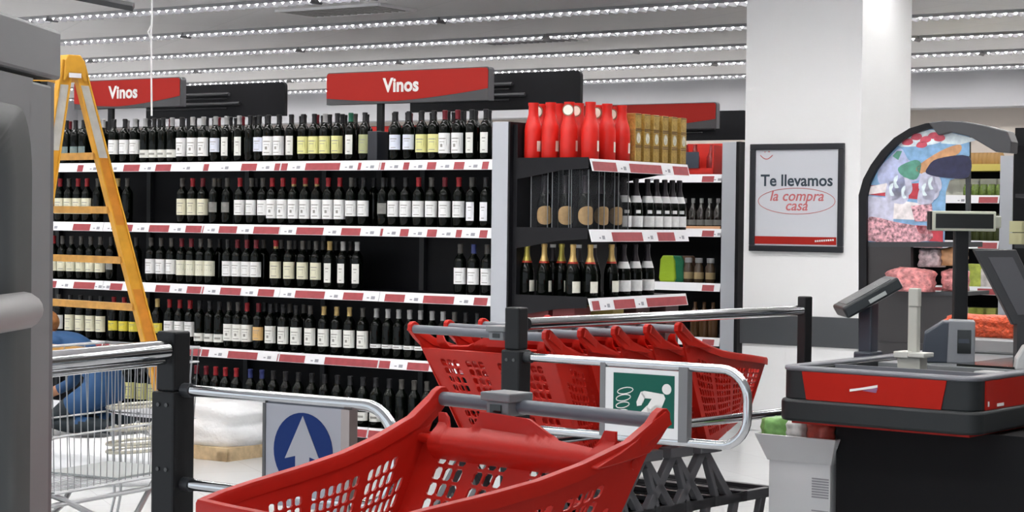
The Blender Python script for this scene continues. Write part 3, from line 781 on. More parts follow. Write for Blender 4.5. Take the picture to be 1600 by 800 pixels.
fig.prism([(hc[0] + W_*.075*math.cos(2*math.pi*k/n), hc[1] + W_*.075*math.sin(2*math.pi*k/n)) for k in range(n)], *yf)
blob([(.46,.34),(.52,.32),(.83,.36),(.86,.44),(.80,.62),(.64,.70),(.56,.62),(.64,.46),(.52,.46)])           # torso and upper arm
blob([(.46,.34),(.54,.42),(.47,.60),(.40,.62),(.39,.54)])                                                   # forearm
blob([(.70,.56),(.80,.60),(.84,.72),(.86,.90),(.79,.92),(.74,.78),(.62,.68)])                                # front arm
blob([(.56,.62),(.70,.70),(.78,.96),(.70,1.0),(.58,.80)])                                                    # leg
blob([(.56,.60),(.64,.72),(.44,.92),(.20,1.0),(.16,.94),(.36,.86)])                                          # rear leg
fig.build('running_figure', M_txtw, eg)
sc = MB()
for (cx, cy, rx, ry) in ((.20,.34,.13,.06), (.17,.48,.12,.06), (.16,.62,.11,.055), (.15,.76,.10,.05)):
    pts = []
    for k in range(14):
        a = 2*math.pi*k/14; q = gp(cx + rx*math.cos(a), cy + ry*math.sin(a) - .25*rx*math.cos(a)); pts.append((q[0], -.0140, q[1]))
    sc.tube(pts, .0016, 5, closed=True)
sc.build('scribbled_chain', M_txtw, eg)

# ------------------------------------------------------------------ shopping carts
CL = .67
def zr(y):
    P = [(0,1.04),(.03,1.025),(.09,.99),(.2,.957),(.3,.935),(.4,.921),(.54,.905),(.67,.888)]
    for (a, za_), (b, zb_) in zip(P, P[1:]):
        if y <= b: return za_ + (zb_-za_)*(y-a)/(b-a)
    return P[-1][1]
def wr(y): return .295 - .1286*y
def perf(mb, fn, nu, nv, solid, inset=.2):
    for i in range(nu):
        for j in range(nv):
            def P(a, b): return fn((i + a)/nu, (j + b)/nv)
            if solid(i, j):
                mb.add([P(0,0), P(1,0), P(1,1), P(0,1)], [(0,1,2,3)]); continue
            s = inset; e = 1 - s; c = .5
            out = [P(0,0), P(c,0), P(1,0), P(1,c), P(1,1), P(c,1), P(0,1), P(0,c)]
            k = .16
            inn = [P(s+k, s), P(c, s*.9) if 0 else P(e-k, s), P(e, s+k), P(e, e-k), P(e-k, e), P(s+k, e), P(s, e-k), P(s, s+k)]
            v = out + inn
            f = [(0,1,8),(1,9,8),(1,2,9),(2,10,9),(2,3,10),(3,11,10),(3,4,11),(4,12,11),(4,5,12),(5,13,12),(5,6,13),(6,14,13),(6,7,14),(7,15,14),(7,0,15),(0,8,15)]
            mb.add(v, f)
def weld(me):
    bm = bmesh.new(); bm.from_mesh(me); bmesh.ops.remove_doubles(bm, verts=bm.verts, dist=.00012); bmesh.ops.recalc_face_normals(bm, faces=bm.faces); bm.to_mesh(me); bm.free()
def shell(name, mb, mt, parent, th=.004, off=0):
    me = mb.mesh(name, mt); weld(me); o = link(name, me, parent)
    s = o.modifiers.new('s', 'SOLIDIFY'); s.thickness = th; s.offset = off
    return bake(o)
def top(y): return y
def side_pt(sx):
    def fn(s, t):
        yt = CL*s; zt = zr(yt); yb = .25 + .35*s; zb = .60 + .08*s
        y = yt + (yb - yt)*t; z = zt + (zb - zt)*t
        return (sx*(wr(yt) - .045*t), y, z)
    return fn
def nose_pt(s, t):
    x = wr(CL) * (2*s - 1); x *= (1 - .14*t); y = CL + (.60 - CL)*t; bulge = .02*(1 - (2*s-1)**2)
    return (x, y + bulge, zr(CL) + (.68 - zr(CL))*t)
def rear_pt(s, t):
    x = (.286 - .037*t) * (2*s - 1); return (x, .045 + .215*t, .965 - .355*t)
def make_cart():
    t = empty('shopping_cart', (0, 0, 0))
    b = MB()
    for sx in (-1, 1):
        perf(b, side_pt(sx), 26, 13, lambda i, j: j < 2 or i < 2 or j > 11 or i > 24 or i in (8, 15, 20) or (i < 4 and j < 4), .10)
    perf(b, nose_pt, 16, 9, lambda i, j: j < 2 or j > 7 or i in (0, 15, 5, 10), .11)
    def floor_pt(s, q):
        y = .25 + .35*s; return ((2*q - 1)*(wr(CL*s) - .045), y, .60 + .08*s)
    perf(b, floor_pt, 12, 16, lambda i, j: i in (0, 11) or j in (0, 15, 7, 8), .2)
    shell('basket', b, M_red, t, .005)
    # thick rolled rim
    rim = [(-wr(0) , -.005, 1.035)]
    ys = [.0, .03, .06, .09, .14, .2, .26, .3, .35, .4, .47, .54, .62]
    L_ = [(-wr(y) - .004, y, zr(y)) for y in ys]; Rr = [(wr(y) + .004, y, zr(y)) for y in ys][::-1]
    xn = wr(CL)
    corner = [(-xn - .002, CL - .01, zr(CL)), (-xn + .012, CL + .012, zr(CL)), (-xn*.5, CL + .022, zr(CL)), (0, CL + .026, zr(CL)), (xn*.5, CL + .022, zr(CL)), (xn - .012, CL + .012, zr(CL)), (xn + .002, CL - .01, zr(CL))]
    path = L_ + corner + Rr
    # rim as a swept flattened profile
    m = MB(); prof = [(-.012, .004), (-.009, .010), (.009, .010), (.012, .004), (.012, -.016), (.007, -.016), (.005, 0), (-.005, 0), (-.007, -.016), (-.012, -.016)]
    pv = [Vector(p) for p in path]; vs = []; N = len(pv); K = len(prof)
    for i, p in enumerate(pv):
        tt = (pv[min(i+1, N-1)] - pv[max(i-1, 0)]).normalized(); side = tt.cross(Vector((0,0,1))).normalized(); up = side.cross(tt)
        for (a, c) in prof: vs.append(p + side*a + up*c)
    fs = [(i*K+k, i*K+(k+1) % K, (i+1)*K+(k+1) % K, (i+1)*K+k) for i in range(N-1) for k in range(K)] + [tuple(range(K)), tuple((N-1)*K + k for k in range(K))[::-1]]
    m.add(vs, fs); m.build('rim', M_red, t, smooth=True)
    # arms that lift the handle
    for sx in (-1, 1):
        a = MB()
        x = sx*.297
        poly = [(-.014, 1.026), (-.013, 1.046), (-.004, 1.054), (.008, 1.055), (.022, 1.048), (.05, 1.022), (.085, .999), (.125, .982), (.19, .961), (.19, .957), (.10, .966), (.045, .975), (.012, 1.000)]
        a.prism(poly, x - .009 - sx*.004, x + .009 - sx*.004, 'x')
        a.build('arm', M_red, t, bevel=.005)
    # handle
    MB().tube([(-.285, .004, 1.030), (.285, .004, 1.030)], .0145, 14).build('handle', M_handle, t, smooth=True)
    lk = MB().box(.055, .135, -.022, .048, 1.040, 1.058).box(.065, .125, -.016, .040, 1.012, 1.040)
    cl = lk.build('coin_lock', mat('lock_grey', (.20, .21, .22), .4), t, bevel=.003)
    s = MB().box(.082, .112, -.0185, -.0165, 1.020, 1.034).box(.082, .112, .041, .043, 1.018, 1.034); s.build('coin_slot', M_scr, cl)
    # hinged rear wall
    rw = MB()
    perf(rw, rear_pt, 20, 12, lambda i, j: j < 1 or j > 10 or i in (0, 1, 5, 9, 10, 14, 18, 19), .09)
    rear = shell('rear_wall', rw, M_red, t, .005)
    # upper band of the rear wall with the raised middle
    tops = [(0, 0), (-.236, 1.010), (-.206, 1.010), (-.190, .975), (-.10, .980), (-.06, .995), (-.015, 1.016), (.118, 1.020), (.128, .998), (.142, .983), (.198, .980), (.212, 1.010), (.236, 1.010)]
    def bend(x, z):                            # the band leans and bulges into the basket
        k_ = max(0, min(1, (z - .920)/.065)); return (x, .062 + .026*math.sin(k_*math.pi) * (1 if k_ < .5 else 1) + .012*(1 - k_), z)
    bm_ = MB(); rowsz = 9
    def topz(x):
        for (a, za_), (b, zb_) in zip(tops[1:], tops[2:]):
            if a <= x <= b and b > a: return za_ + (zb_-za_)*(x-a)/(b-a)
        return 1.0
    NX = 53
    g = []
    for i in range(NX):
        x = -.235 + .470*i/(NX-1); zt0 = topz(x)
        g.append([bend(x, .920 + (zt0 - .920)*j/rowsz) for j in range(rowsz+1)])
    vs = [p for c_ in g for p in c_]
    fs = [(i*(rowsz+1)+j, (i+1)*(rowsz+1)+j, (i+1)*(rowsz+1)+j+1, i*(rowsz+1)+j+1) for i in range(NX-1) for j in range(rowsz)]
    bm_.add(vs, fs); bo = shell('rear_band', bm_, M_red, rear, .006)
    for p in bo.data.polygons: p.use_smooth = True
    try: bo.data.set_sharp_from_angle(angle=R(35))
    except Exception: pass
    for sx in (-1, 1): MB().tube([(sx*.230, .07, .955), (sx*.288, .07, .955)], .010, 10).build('hinge', M_red, rear, smooth=True)
    # chassis
    for sx in (-1, 1):
        x = sx*.245; m = MB()
        def bar(pts, w=.026, d=.026):
            w *= 1.2
            pts = [Vector((x, a, b)) for a, b in pts]
            for p, q in zip(pts, pts[1:]):
                dv = (q - p); L = dv.length; ang = math.atan2(dv.z, dv.y)
                M = Matrix.Translation(p) @ Matrix.Rotation(ang, 4, 'X'); m.box(-d/2, d/2, -.004, L + .004, -w/2, w/2, 0, M)
        bar([(.22, .60), (.06, .40), (-.02, .28), (-.02, .12)], .030)
        bar([(.22, .60), (.385, .41)], .024)
        bar([(.24, .56), (.31, .40)], .016)
        bar([(.02, .37), (.16, .405), (.64, .405)], .030)
        bar([(.60, .40), (.56, .26), (.58, .12)], .026)
        bar([(.14, .50), (.20, .40)], .014)
        m.box(x - .03, x + .03, .17, .30, .585, .62)
        m.build('side_frame', M_chas, t, bevel=.003)
    rk = MB()
    for k in range(14):
        y = .05 + .044*k; rk.box(-.235, .235, y, y + .014, .400, .410)
    for x in (-.15, 0, .15): rk.box(x - .008, x + .008, .04, .64, .392, .402)
    rk.box(-.26, .26, .635, .66, .388, .425); rk.box(-.245, .245, .02, .04, .37, .40)
    rk.build('lower_rack', mat('rack_dark', (.03,.03,.033), .5), t)
    for sx in (-1, 1):
        for y in (-.02, .57):
            wl = MB().tube([(sx*.245 - .012, y + .02, .05), (sx*.245 + .012, y + .02, .05)], .05, 16)
            wo = wl.build('wheel', M_rubber, t, smooth=True)
            MB().box(sx*.245 - .017, sx*.245 - .013, y, y + .035, .04, .13).box(sx*.245 + .013, sx*.245 + .017, y, y + .035, .04, .13).box(sx*.245 - .017, sx*.245 + .017, y, y + .035, .115, .13).build('caster_fork', M_chrome, wo)
    return t
def heading(d): return math.atan2(-d[0], d[1])    # local +y points along d
cart = make_cart()
fd = Vector((-.69, -.72, 0)).normalized()
cart.location = (.07, 3.75, 0); cart.rotation_euler = (0, 0, heading(fd))
tag(cart, 'single large red plastic shopping cart in front of all others', 'shopping cart', 'red shopping carts')
rd_ = Vector((.655, .755, 0)).normalized(); rx_ = Vector((.755, -.655, 0)).normalized()
cl_ = ['foremost red cart of the nested row, its whole handle showing left of the post', 'second red cart from the front of the nested row', 'third red cart in the nested row, in its middle',
       'fourth red cart in the nested row, last but one', 'last red cart of the nested row, its whole basket side showing']
for k in range(5):
    c0 = Vector((.12, 6.03, 0)) + rd_*.176*k - rx_*.305
    c = dup(cart, c0, heading(rd_)); c['label'] = cl_[k]

# ------------------------------------------------------------------ ladder
Ap = at(112, 86, 10.5)
rdir = Vector((-.75, .66, 0)).normalized(); sdir = Vector((.79, .61, 0)).normalized()
ld = empty('step_ladder', (Ap.x, Ap.y, 0)); tag(ld, 'tall yellow folding ladder standing against the view of the wine shelves', 'ladder')
zt0 = Ap.z
O_ = Vector((0, 0, 0))
def flat_rail(name, a, b, w0, w1, th, across, mt, parent, mi_split=None):
    a = Vector(a); b = Vector(b); ax = (b - a).normalized(); n_ = ax.cross(across).normalized(); m = MB()
    def ringp(p, w): return [p + across*s_*w/2 + n_*q*th/2 for s_, q in ((-1,-1),(1,-1),(1,1),(-1,1))]
    segs = mi_split or [(0, 1, 0)]
    for (t0, t1, mi) in segs:
        p = a + (b-a)*t0; q = a + (b-a)*t1
        m.add(ringp(p, w0 + (w1-w0)*t0) + ringp(q, w0 + (w1-w0)*t1), [(0,1,5,4),(1,2,6,5),(2,3,7,6),(3,0,4,7),(0,3,2,1),(4,5,6,7)], mi)
    # side lips of the channel
    for s_ in (-1, 1):
        p0 = a + across*s_*w0/2; q0 = b + across*s_*w1/2
        m.add([p0 + n_*k*(th/2 + .012) + across*j*.004 for k in (-1, 1) for j in (-1, 1)] + [q0 + n_*k*(th/2 + .012) + across*j*.004 for k in (-1, 1) for j in (-1, 1)],
              [(0,1,5,4),(1,3,7,5),(3,2,6,7),(2,0,4,6),(0,2,3,1),(4,5,7,6)], 0)
    return m.build(name, mt, parent)
fA = O_ + sdir*.03 + Vector((0,0,zt0 - .03)); foot = sdir*.68
spl = [(0, .06, 0), (.06, .235, 1), (.235, .40, 2), (.40, .56, 1 if False else 0), (.56, 1, 2)]
fr_ = flat_rail('front_rail', fA, Vector((foot.x, foot.y, 0)), .06, .078, .03, sdir, [M_yellow, M_alu, M_orange], ld, spl)
far = rdir*.50
flat_rail('front_rail', fA + rdir*.50, Vector((foot.x, foot.y, 0)) + rdir*1.45, .06, .078, .03, sdir, [M_yellow, M_alu, M_orange], ld, spl)
rA = O_ - sdir*.03 + Vector((0,0,zt0 - .03)); rf = -sdir*.36
flat_rail('rear_rail', rA, Vector((rf.x, rf.y, 0)), .06, .07, .03, sdir, [M_yellow, M_alu], ld, [(0, .06, 0), (.06, .22, 1), (.22, 1, 0)])
flat_rail('rear_rail', rA + rdir*.50, Vector((rf.x, rf.y, 0)) + rdir*1.45, .06, .07, .03, sdir, [M_yellow, M_alu], ld, [(0, .06, 0), (.06, .22, 1), (.22, 1, 0)])
cp = MB()
pl = [(-.062, -.14), (-.056, -.03), (-.035, 0), (.035, 0), (.058, -.03), (.075, -.14), (.06, -.145), (.04, -.10), (-.03, -.10), (-.05, -.145)]
Mc = Matrix.Translation((0, 0, zt0)) @ Matrix(((sdir.x, rdir.x, 0, 0), (sdir.y, rdir.y, 0, 0), (0, 0, 1, 0), (0, 0, 0, 1)))
cp.prism(pl, -.03, .53, 'y', 0, Mc); cp.build('top_cap', M_yellow, ld, bevel=.006)
MB().box(-.035, .035, -.036, -.031, -.125, -.10, 0, Mc).build('spreader_plate', M_white, ld)
for k, (px, py) in enumerate(((150, 243), (163, 327), (187, 406), (205, 481), (225, 560))):
    z = at(px, py, 10.6).z; q = (zt0 - .03 - z)/(zt0 - .03)
    p = lerp(fA, Vector((foot.x, foot.y, 0)), q); p.z = z
    e_ = p + rdir*(.50 + .95*q)
    ax = (e_ - p).normalized(); m = MB()
    M = Matrix.Translation(p) @ Matrix(((ax.x, sdir.x, 0, 0), (ax.y, sdir.y, 0, 0), (0, 0, 1, 0), (0, 0, 0, 1)))
    L = (e_ - p).length
    m.box(0, L, -.045, .045, -.018, .012, 0, M); m.box(0, L, -.049, -.043, -.024, .016, 0, M)
    m.build('rung', M_wood, ld)
for px_, zz in ((.0, 1),):
    pass

# ------------------------------------------------------------------ thin white cord
ca = at(238, -30, 11.6); cb = at(237, 181, 11.6)
ctop = Vector((ca.x, ca.y, CEIL))
m = MB().tube([ctop, at(237, 40, 11.6), at(236, 52, 11.6), cb], .006, 6)
m.tube([at(236, 40, 11.6), at(231, 50, 11.6), at(236, 62, 11.6)], .005, 6)
o = m.build('cord', M_white, smooth=True); tag(o, 'thin white cord with a knot hanging from the ceiling before the left Vinos sign', 'cord')

# ------------------------------------------------------------------ grey gate frame at the left
ga_ = math.atan2(1, .053)
gt = empty('security_gate', (-.524, 2.2, 0), ga_); tag(gt, 'tall smooth grey gate frame with rounded opening cut off by the left edge', 'gate')
# local x runs away from the camera, local -y faces the aisle
MB().box(-1.0, .0, -.006, .06, 1.553, 1.609).build('top_beam', M_gate1, gt, bevel=.004)
st = MB()
st.prism([(-.112, -.004), (-.030, -.004), (-.030, .05), (-.185, .05), (-.186, .020)], 0, 1.545, 'z', 0)
st.build('stile', M_gate1, gt, bevel=.003)
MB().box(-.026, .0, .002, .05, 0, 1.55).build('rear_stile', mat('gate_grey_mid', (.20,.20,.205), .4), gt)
MB().box(-.030, -.026, .01, .05, 0, 1.55).build('seam', M_scr, gt)
# bevelled inner reveal with a rounded corner
rv = MB(); arc = [(-.112, 0.0), (-.112, 1.44)] + [(-.112 - .05 + .05*math.cos(R(a)), 1.44 + .075*math.sin(R(a))) for a in (15, 30, 45, 60, 75, 90)] + [(-.6, 1.520)]
inn = [(-.186, 0.0), (-.186, 1.40)] + [(-.186 - .03 + .03*math.cos(R(a)), 1.40 + .05*math.sin(R(a))) for a in (15, 30, 45, 60, 75, 90)] + [(-.6, 1.455)]
vs = [(x, -.004, z) for x, z in arc] + [(x, .020, z) for x, z in inn]; n = len(arc)
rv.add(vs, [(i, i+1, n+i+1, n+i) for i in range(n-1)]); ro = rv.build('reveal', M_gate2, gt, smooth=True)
so = ro.modifiers.new('s', 'SOLIDIFY'); so.thickness = .004
hd = MB().prism([(x, z) for x, z in arc[2:]] + [(-.6, 1.548), (-.10, 1.548)], -.004, .03, 'y'); hd.build('corner_web', M_gate1, gt)
MB().tube([(-.60, -.012, 1.297), (-.152, -.012, 1.297), (-.138, -.012, 1.297), (-.128, -.012, 1.297)], [.020, .020, .017, .008], 16).build('grab_bar', mat('handle_satin', (.55,.53,.52), .35), gt, smooth=True)
MB().box(-.60, -.20, .018, .021, .05, 1.45).build('glass_pane', mat('clear_glass', (.95,.97,.97), .02, alpha=.06), gt)

# ------------------------------------------------------------------ wire trolley behind the nearest post
def wire_trolley():
    A = at(86, 779, 6.6); A.z = 0
    d = Vector((.47, .88, 0)).normalized()
    t = empty('wire_trolley', A, math.atan2(d.y, d.x)); tag(t, 'chrome wire trolley between grey gate frame and nearest post', 'trolley')
    L, Wd = .80, .46; zt_, zm, zb_ = .90, .66, .43
    L0 = -.02
    b = MB()
    def ringr(z, ins, r):
        c = [(L0 + ins, ins*.6, z), (L - ins*.2, ins*.6, z), (L - ins*.2, Wd - ins*.6, z), (L0 + ins, Wd - ins*.6, z)]
        b.tube(c, r, 6, closed=True)
    ringr(zt_, 0, .006); ringr(.845, .003, .004); ringr(zm - .03, .02, .004); ringr(zb_, .05, .006)
    for y0_, y1_, nw in ((0, .03, 22), (Wd, Wd - .03, 7)):
        for k in range(nw + 1):
            x = L0 + (L - L0)*k/nw; xb = L0 + .05 + (L - L0 - .06)*k/nw
            b.tube([(x, y0_, zt_), (xb, y1_, zb_)], .0020, 5)
    for k in range(15):
        y = Wd*k/14; yb_ = .03 + (Wd - .06)*k/14
        b.tube([(L0, y, zt_), (L0 + .05, yb_, zb_)], .0020, 5); b.tube([(L, y, zt_), (L - .01, yb_, zb_)], .0020, 5)
        b.tube([(L0 + .05, yb_, zb_), (L - .01, yb_, zb_)], .0022, 5)
    b.build('wire_basket', M_steel, t, smooth=True)
    c = MB()
    for y in (.05, Wd - .05):
        c.tube([(.02, y, .43), (.10, y, .40), (.40, y, .26), (.70, y, .12), (.78, y, .10)], .011, 8)
        c.tube([(.62, y, .43), (.50, y, .30), (.12, y, .12), (.02, y, .10)], .011, 8)
        c.tube([(.0, y, .385), (.80, y, .385)], .009, 8)
    c.tube([(.02, .05, .385), (.02, Wd - .05, .385)], .009, 8); c.tube([(.78, .05, .14), (.78, Wd - .05, .14)], .009, 8)
    c.build('chassis', M_steel, t, smooth=True)
    for x in (.02, .77):
        for y in (.05, Wd - .05): MB().tube([(x, y - .012, .05), (x, y + .012, .05)], .05, 14).build('wheel', M_rubber, t, smooth=True)
    MB().tube([(-.06, .02, .93), (-.06, Wd - .02, .93)], .014, 10).tube([(-.06, .02, .93), (L0, .01, .895)], .008, 8).tube([(-.06, Wd - .02, .93), (L0, Wd - .01, .895)], .008, 8).build('handle', M_chas, t, smooth=True)
    MB().box(.40, .76, .06, Wd - .06, .436, .442).build('seat_plate', mat('trolley_plate', (.35,.38,.38), .4), t)
wire_trolley()
# steel hoop stand seen through the trolley
hp = at(214, 700, 8.6); hs = empty('hoop_stand', (hp.x, hp.y, 0), 0); tag(hs, 'stand of stacked bent steel hoops behind the wire trolley', 'stand')
for k, py in enumerate((633, 667, 690, 702)):
    z = at(214, py, 8.6).z; rr_ = .135
    pts = [(rr_*math.cos(R(a)) , rr_*.8*math.sin(R(a)), z + .01*math.cos(R(a))) for a in range(0, 360, 18)]
    MB().tube(pts, .008, 6, closed=True).build('hoop', mat('hoop_steel', (.48,.46,.38), .3, metal=.7), hs, smooth=True)
for k in range(4):
    a = R(45 + 90*k); MB().tube([(.135*math.cos(a), .108*math.sin(a), at(214, 630, 8.6).z), (.12*math.cos(a), .096*math.sin(a), .14), (.16*math.cos(a), .13*math.sin(a), .0)], .007, 6).build('leg', M_steel, hs, smooth=True)

# ------------------------------------------------------------------ wrapped goods on the floor
def lumpy(nm, label, cx, cy, W, D, H, seed, rz, mt, cat):
    rnd = random.Random(seed); bm = bmesh.new(); bmesh.ops.create_cube(bm, size=1)
    bmesh.ops.subdivide_edges(bm, edges=bm.edges, cuts=7, use_grid_fill=True)
    ph = [rnd.uniform(0, 6) for _ in range(8)]
    for v in bm.verts:
        x, y, z = v.co; rr_ = (abs(2*x)**4 + abs(2*y)**4 + abs(max(0, 2*z))**4)**.25
        k = 1/max(rr_, 1e-3) if rr_ > .9 else 1
        v.co = Vector((x*k, y*k, z*k if z > 0 else z))
        n_ = .035*math.sin(9*x + ph[0] + 4*z)*math.cos(7*y + ph[1]) + .03*math.sin(15*z + ph[2] + 6*x) + .02*math.sin(23*x + 11*y + ph[3])
        v.co += v.co.normalized()*n_*(1 if z > -.45 else .1)
        v.co = Vector((v.co.x*W, v.co.y*D, max(0, (v.co.z + .5))*H))
    me = bpy.data.meshes.new(nm); bm.to_mesh(me); bm.free(); me.materials.append(mt)
    for p in me.polygons: p.use_smooth = True
    o = link(nm, me); o.location = (cx, cy, 0); o.rotation_euler = (0, 0, rz); tag(o, label, cat); return o
pl_ = at(352, 695, 11.35)
pt = empty('pallet', (pl_.x - .04, pl_.y, 0), GA); tag(pt, 'low pale wooden pallet under the white wrapped goods behind the arrow gate', 'pallet')
MB().box(-.42, .34, -.3, .3, .05, .075).build('deck', M_plywood, pt)
MB().box(-.42, .34, -.3, -.28, 0, .05).build('front_board', M_plywood, pt)
for x in (-.38, -.04, .26): MB().box(x, x + .08, -.3, .3, 0, .05).build('bearer', M_plywood, pt)
o = lumpy('wrapped_goods', 'white plastic-wrapped goods on pallet between nearest post and arrow sign', pl_.x - .06, pl_.y, .72, .52, .27, 3, GA, M_film, 'wrapped goods'); o.location.z = .076
pb_ = at(150, 735, 9.9)
lumpy('plastic_heap', 'heap of white plastic film on floor behind the wire trolley', pb_.x + .02, pb_.y + .2, .62, .5, .22, 5, .2, M_film, 'plastic film')
bs = at(404, 642, 11.6); lumpy('blue_bag', 'dark blue plastic bag peeping out behind the arrow sign', bs.x + .03, bs.y + .1, .16, .2, bs.z + .05, 9, 0, mat('bag_blue', (.03,.07,.20), .4), 'bag')

# ------------------------------------------------------------------ kneeling person
def person():
    base = at(172, 674, 12.15); base.z = 0
    fwd = Vector((-.93, .36, 0)).normalized()
    # local: x forward, y left of the person, z up
    J = {}; E = []
    def j(n, p, r, par=None):
        J[n] = (Vector(p), r)
        if par: E.append((par, n))
    j('pelvis', (0, 0, .31), .115)
    j('waist', (.10, 0, .40), .105, 'pelvis'); j('chest', (.25, 0, .49), .125, 'waist'); j('neckb', (.37, 0, .55), .07, 'chest'); j('neck', (.42, 0, .585), .048, 'neckb')
    j('head', (.475, 0, .63), .085, 'neck'); j('brow', (.515, 0, .66), .078, 'head')
    for s, n in ((1, 'l'), (-1, 'r')):
        j('sh'+n, (.34, s*.16, .52), .062, 'neckb'); j('el'+n, (.40, s*.22, .29), .042, 'sh'+n); j('wr'+n, (.58, s*.17, .20), .028, 'el'+n)
        j('pa'+n, (.63, s*.155, .18), .026, 'wr'+n)
        for q in range(4):
            dy = (q - 1.5)*.018
            j(f'f{q}a'+n, (.675 - abs(q-1.2)*.004, s*.155 + dy, .165), .0095, 'pa'+n); j(f'f{q}b'+n, (.705 - abs(q-1.2)*.006, s*.155 + dy*1.1, .145), .0085, f'f{q}a'+n)
        j('t1'+n, (.635, s*.155 - s*.040, .165), .0105, 'pa'+n); j('t2'+n, (.665, s*.155 - s*.052, .15), .009, 't1'+n)
        j('hip'+n, (.01, s*.095, .28), .100, 'pelvis'); j('kn'+n, (.33, s*.15, .075), .068, 'hip'+n); j('an'+n, (-.06, s*.12, .070), .043, 'kn'+n); j('toe'+n, (-.14, s*.12, .035), .034, 'an'+n)
    names = list(J); idx = {n: i for i, n in enumerate(names)}
    me = bpy.data.meshes.new('person'); me.from_pydata([J[n][0] for n in names], [(idx[a], idx[b]) for a, b in E], [])
    o = link('person', me)
    sk = o.modifiers.new('skin', 'SKIN'); sk.use_smooth_shade = True
    for i, n in enumerate(names): me.skin_vertices[0].data[i].radius = (J[n][1], J[n][1])
    me.skin_vertices[0].data[0].use_root = True
    ss = o.modifiers.new('sub', 'SUBSURF'); ss.levels = 2; ss.render_levels = 2
    bake(o); me = o.data; me.materials.clear()
    for m in (mat('jacket_blue', (.02,.085,.22), .7, bump=.4, scale=14), mat('trousers_dark', (.012,.022,.030), .7), mat('skin', (.62,.30,.17), .5), mat('shoe_grey', (.45,.45,.47), .6)): me.materials.append(m)
    def cls(n):
        if n[:2] in ('he', 'br', 'pa', 'wr', 'f0', 'f1', 'f2', 'f3', 't1', 't2') or n == 'neck': return 2
        if n[:2] == 'to': return 3
        if n[:2] in ('kn', 'an'): return 1
        return 0
    for p in me.polygons:
        p.use_smooth = True; c = p.center; best = None
        for n in names:
            d = (J[n][0] - c).length - J[n][1]
            if best is None or d < best[0]: best = (d, n)
        p.material_index = cls(best[1])
    # face and hair
    def ball(nm, c, sc, mt):
        bm = bmesh.new(); bmesh.ops.create_uvsphere(bm, u_segments=20, v_segments=12, radius=1)
        for v in bm.verts: v.co = Vector((v.co.x*sc[0], v.co.y*sc[1], v.co.z*sc[2])) + Vector(c)
        m_ = bpy.data.meshes.new(nm); bm.to_mesh(m_); bm.free(); m_.materials.append(mt)
        for p in m_.polygons: p.use_smooth = True
        return link(nm, m_, o)
    ball('hair', (.475, 0, .665), (.098, .088, .082), mat('hair_auburn', (.40,.17,.05), .7, noise=.3, scale=40))
    ball('nose', (.575, 0, .600), (.016, .012, .018), MATS['skin'])
    for s in (-1, 1):
        ball('eye', (.560, s*.032, .632), (.010, .012, .009), M_white); ball('ear', (.485, s*.088, .615), (.014, .008, .022), MATS['skin'])
    ball('mouth', (.545, 0, .572), (.010, .022, .005), mat('lips', (.45,.15,.12), .5))
    o.location = base; o.scale = (1.06,)*3; o.rotation_euler = (0, 0, math.atan2(fwd.y, fwd.x))
    tag(o, 'person in blue jacket and dark trousers kneeling by the wine shelves', 'person')
person()

# ------------------------------------------------------------------ poster on the pillar
def on_pillar(px, py):
    d = (CM.to_3x3() @ Vector(((px-800)/F, (400-py)/F, -1))); n_ = -E2; p0 = Vector((PN.x, PN.y, 0))
    s = (p0 - Vector((0,0,EYE))).dot(n_) / d.dot(n_); q = Vector((0,0,EYE)) + d*s
    return (q - p0).dot(E1), q.z
a0, zA = on_pillar(1174.5, 225.5); a1, zB = on_pillar(1321, 225); _, zC = on_pillar(1174, 392); 
W = a1 - a0; H = zA - zC
ps_ = empty('wall_poster', Vector((PN.x, PN.y, zC)) + E1*a0 - E2*.002, GA); tag(ps_, 'black framed poster with Te llevamos lettering on the white pillar', 'poster')
fw = .040
f = MB(); f.box(0, W, -.025, 0, 0, fw).box(0, W, -.025, 0, H - fw, H).box(0, fw, -.025, 0, fw, H - fw).box(W - fw, W, -.025, 0, fw, H - fw)
f.build('frame', mat('frame_dark', (.022,.024,.03), .4), ps_, bevel=.004)
MB().box(fw, W - fw, -.010, -.004, fw, H - fw).build('paper', mat('poster_paper', (.66,.68,.73), .5), ps_)
ip = lambda x, z: (fw + (W - 2*fw)*x, H - fw - (H - 2*fw)*z)
q0 = ip(0, .985); q1 = ip(.985, .905)
MB().box(q0[0], q1[0], -.012, -.010, q0[1], q1[1]).build('red_band', M_signred, ps_)
c_ = ip(.5, .325); text_mesh('Te llevamos', .108, M_txtk, ps_, (c_[0], -.0115, c_[1]), bold=.0022)
c_ = ip(.5, .485); text_mesh('la compra', .098, M_txtr, ps_, (c_[0], -.0115, c_[1]), shear=.25, bold=.001)
c_ = ip(.5, .585); text_mesh('casa', .098, M_txtr, ps_, (c_[0], -.0115, c_[1]), shear=.25, bold=.001)
c_ = ip(.5, .535); el = MB(); el.tube([(c_[0] + (W-2*fw)*.465*math.cos(R(a)), -.0112, c_[1] + (H-2*fw)*.135*math.sin(R(a))) for a in range(0, 360, 10)], .0022, 5, closed=True)
el.build('ellipse_line', M_txtr, ps_)
sm = MB(); c_ = ip(.13, .055)
sm.tube([(c_[0] - .045 + .09*k/8, -.0112, c_[1] - .026*math.sin(math.pi*k/8)) for k in range(9)], .0032, 5)
sm.tube([(c_[0] - .015, -.0112, c_[1] + .022), (c_[0] - .008, -.0112, c_[1] + .020)], .003, 5); sm.tube([(c_[0] + .012, -.0112, c_[1] + .024), (c_[0] + .026, -.0112, c_[1] + .022)], .003, 5)
sm.build('smile_mark', M_txtr, ps_)
lm = MB(); c_ = ip(.84, .945); 
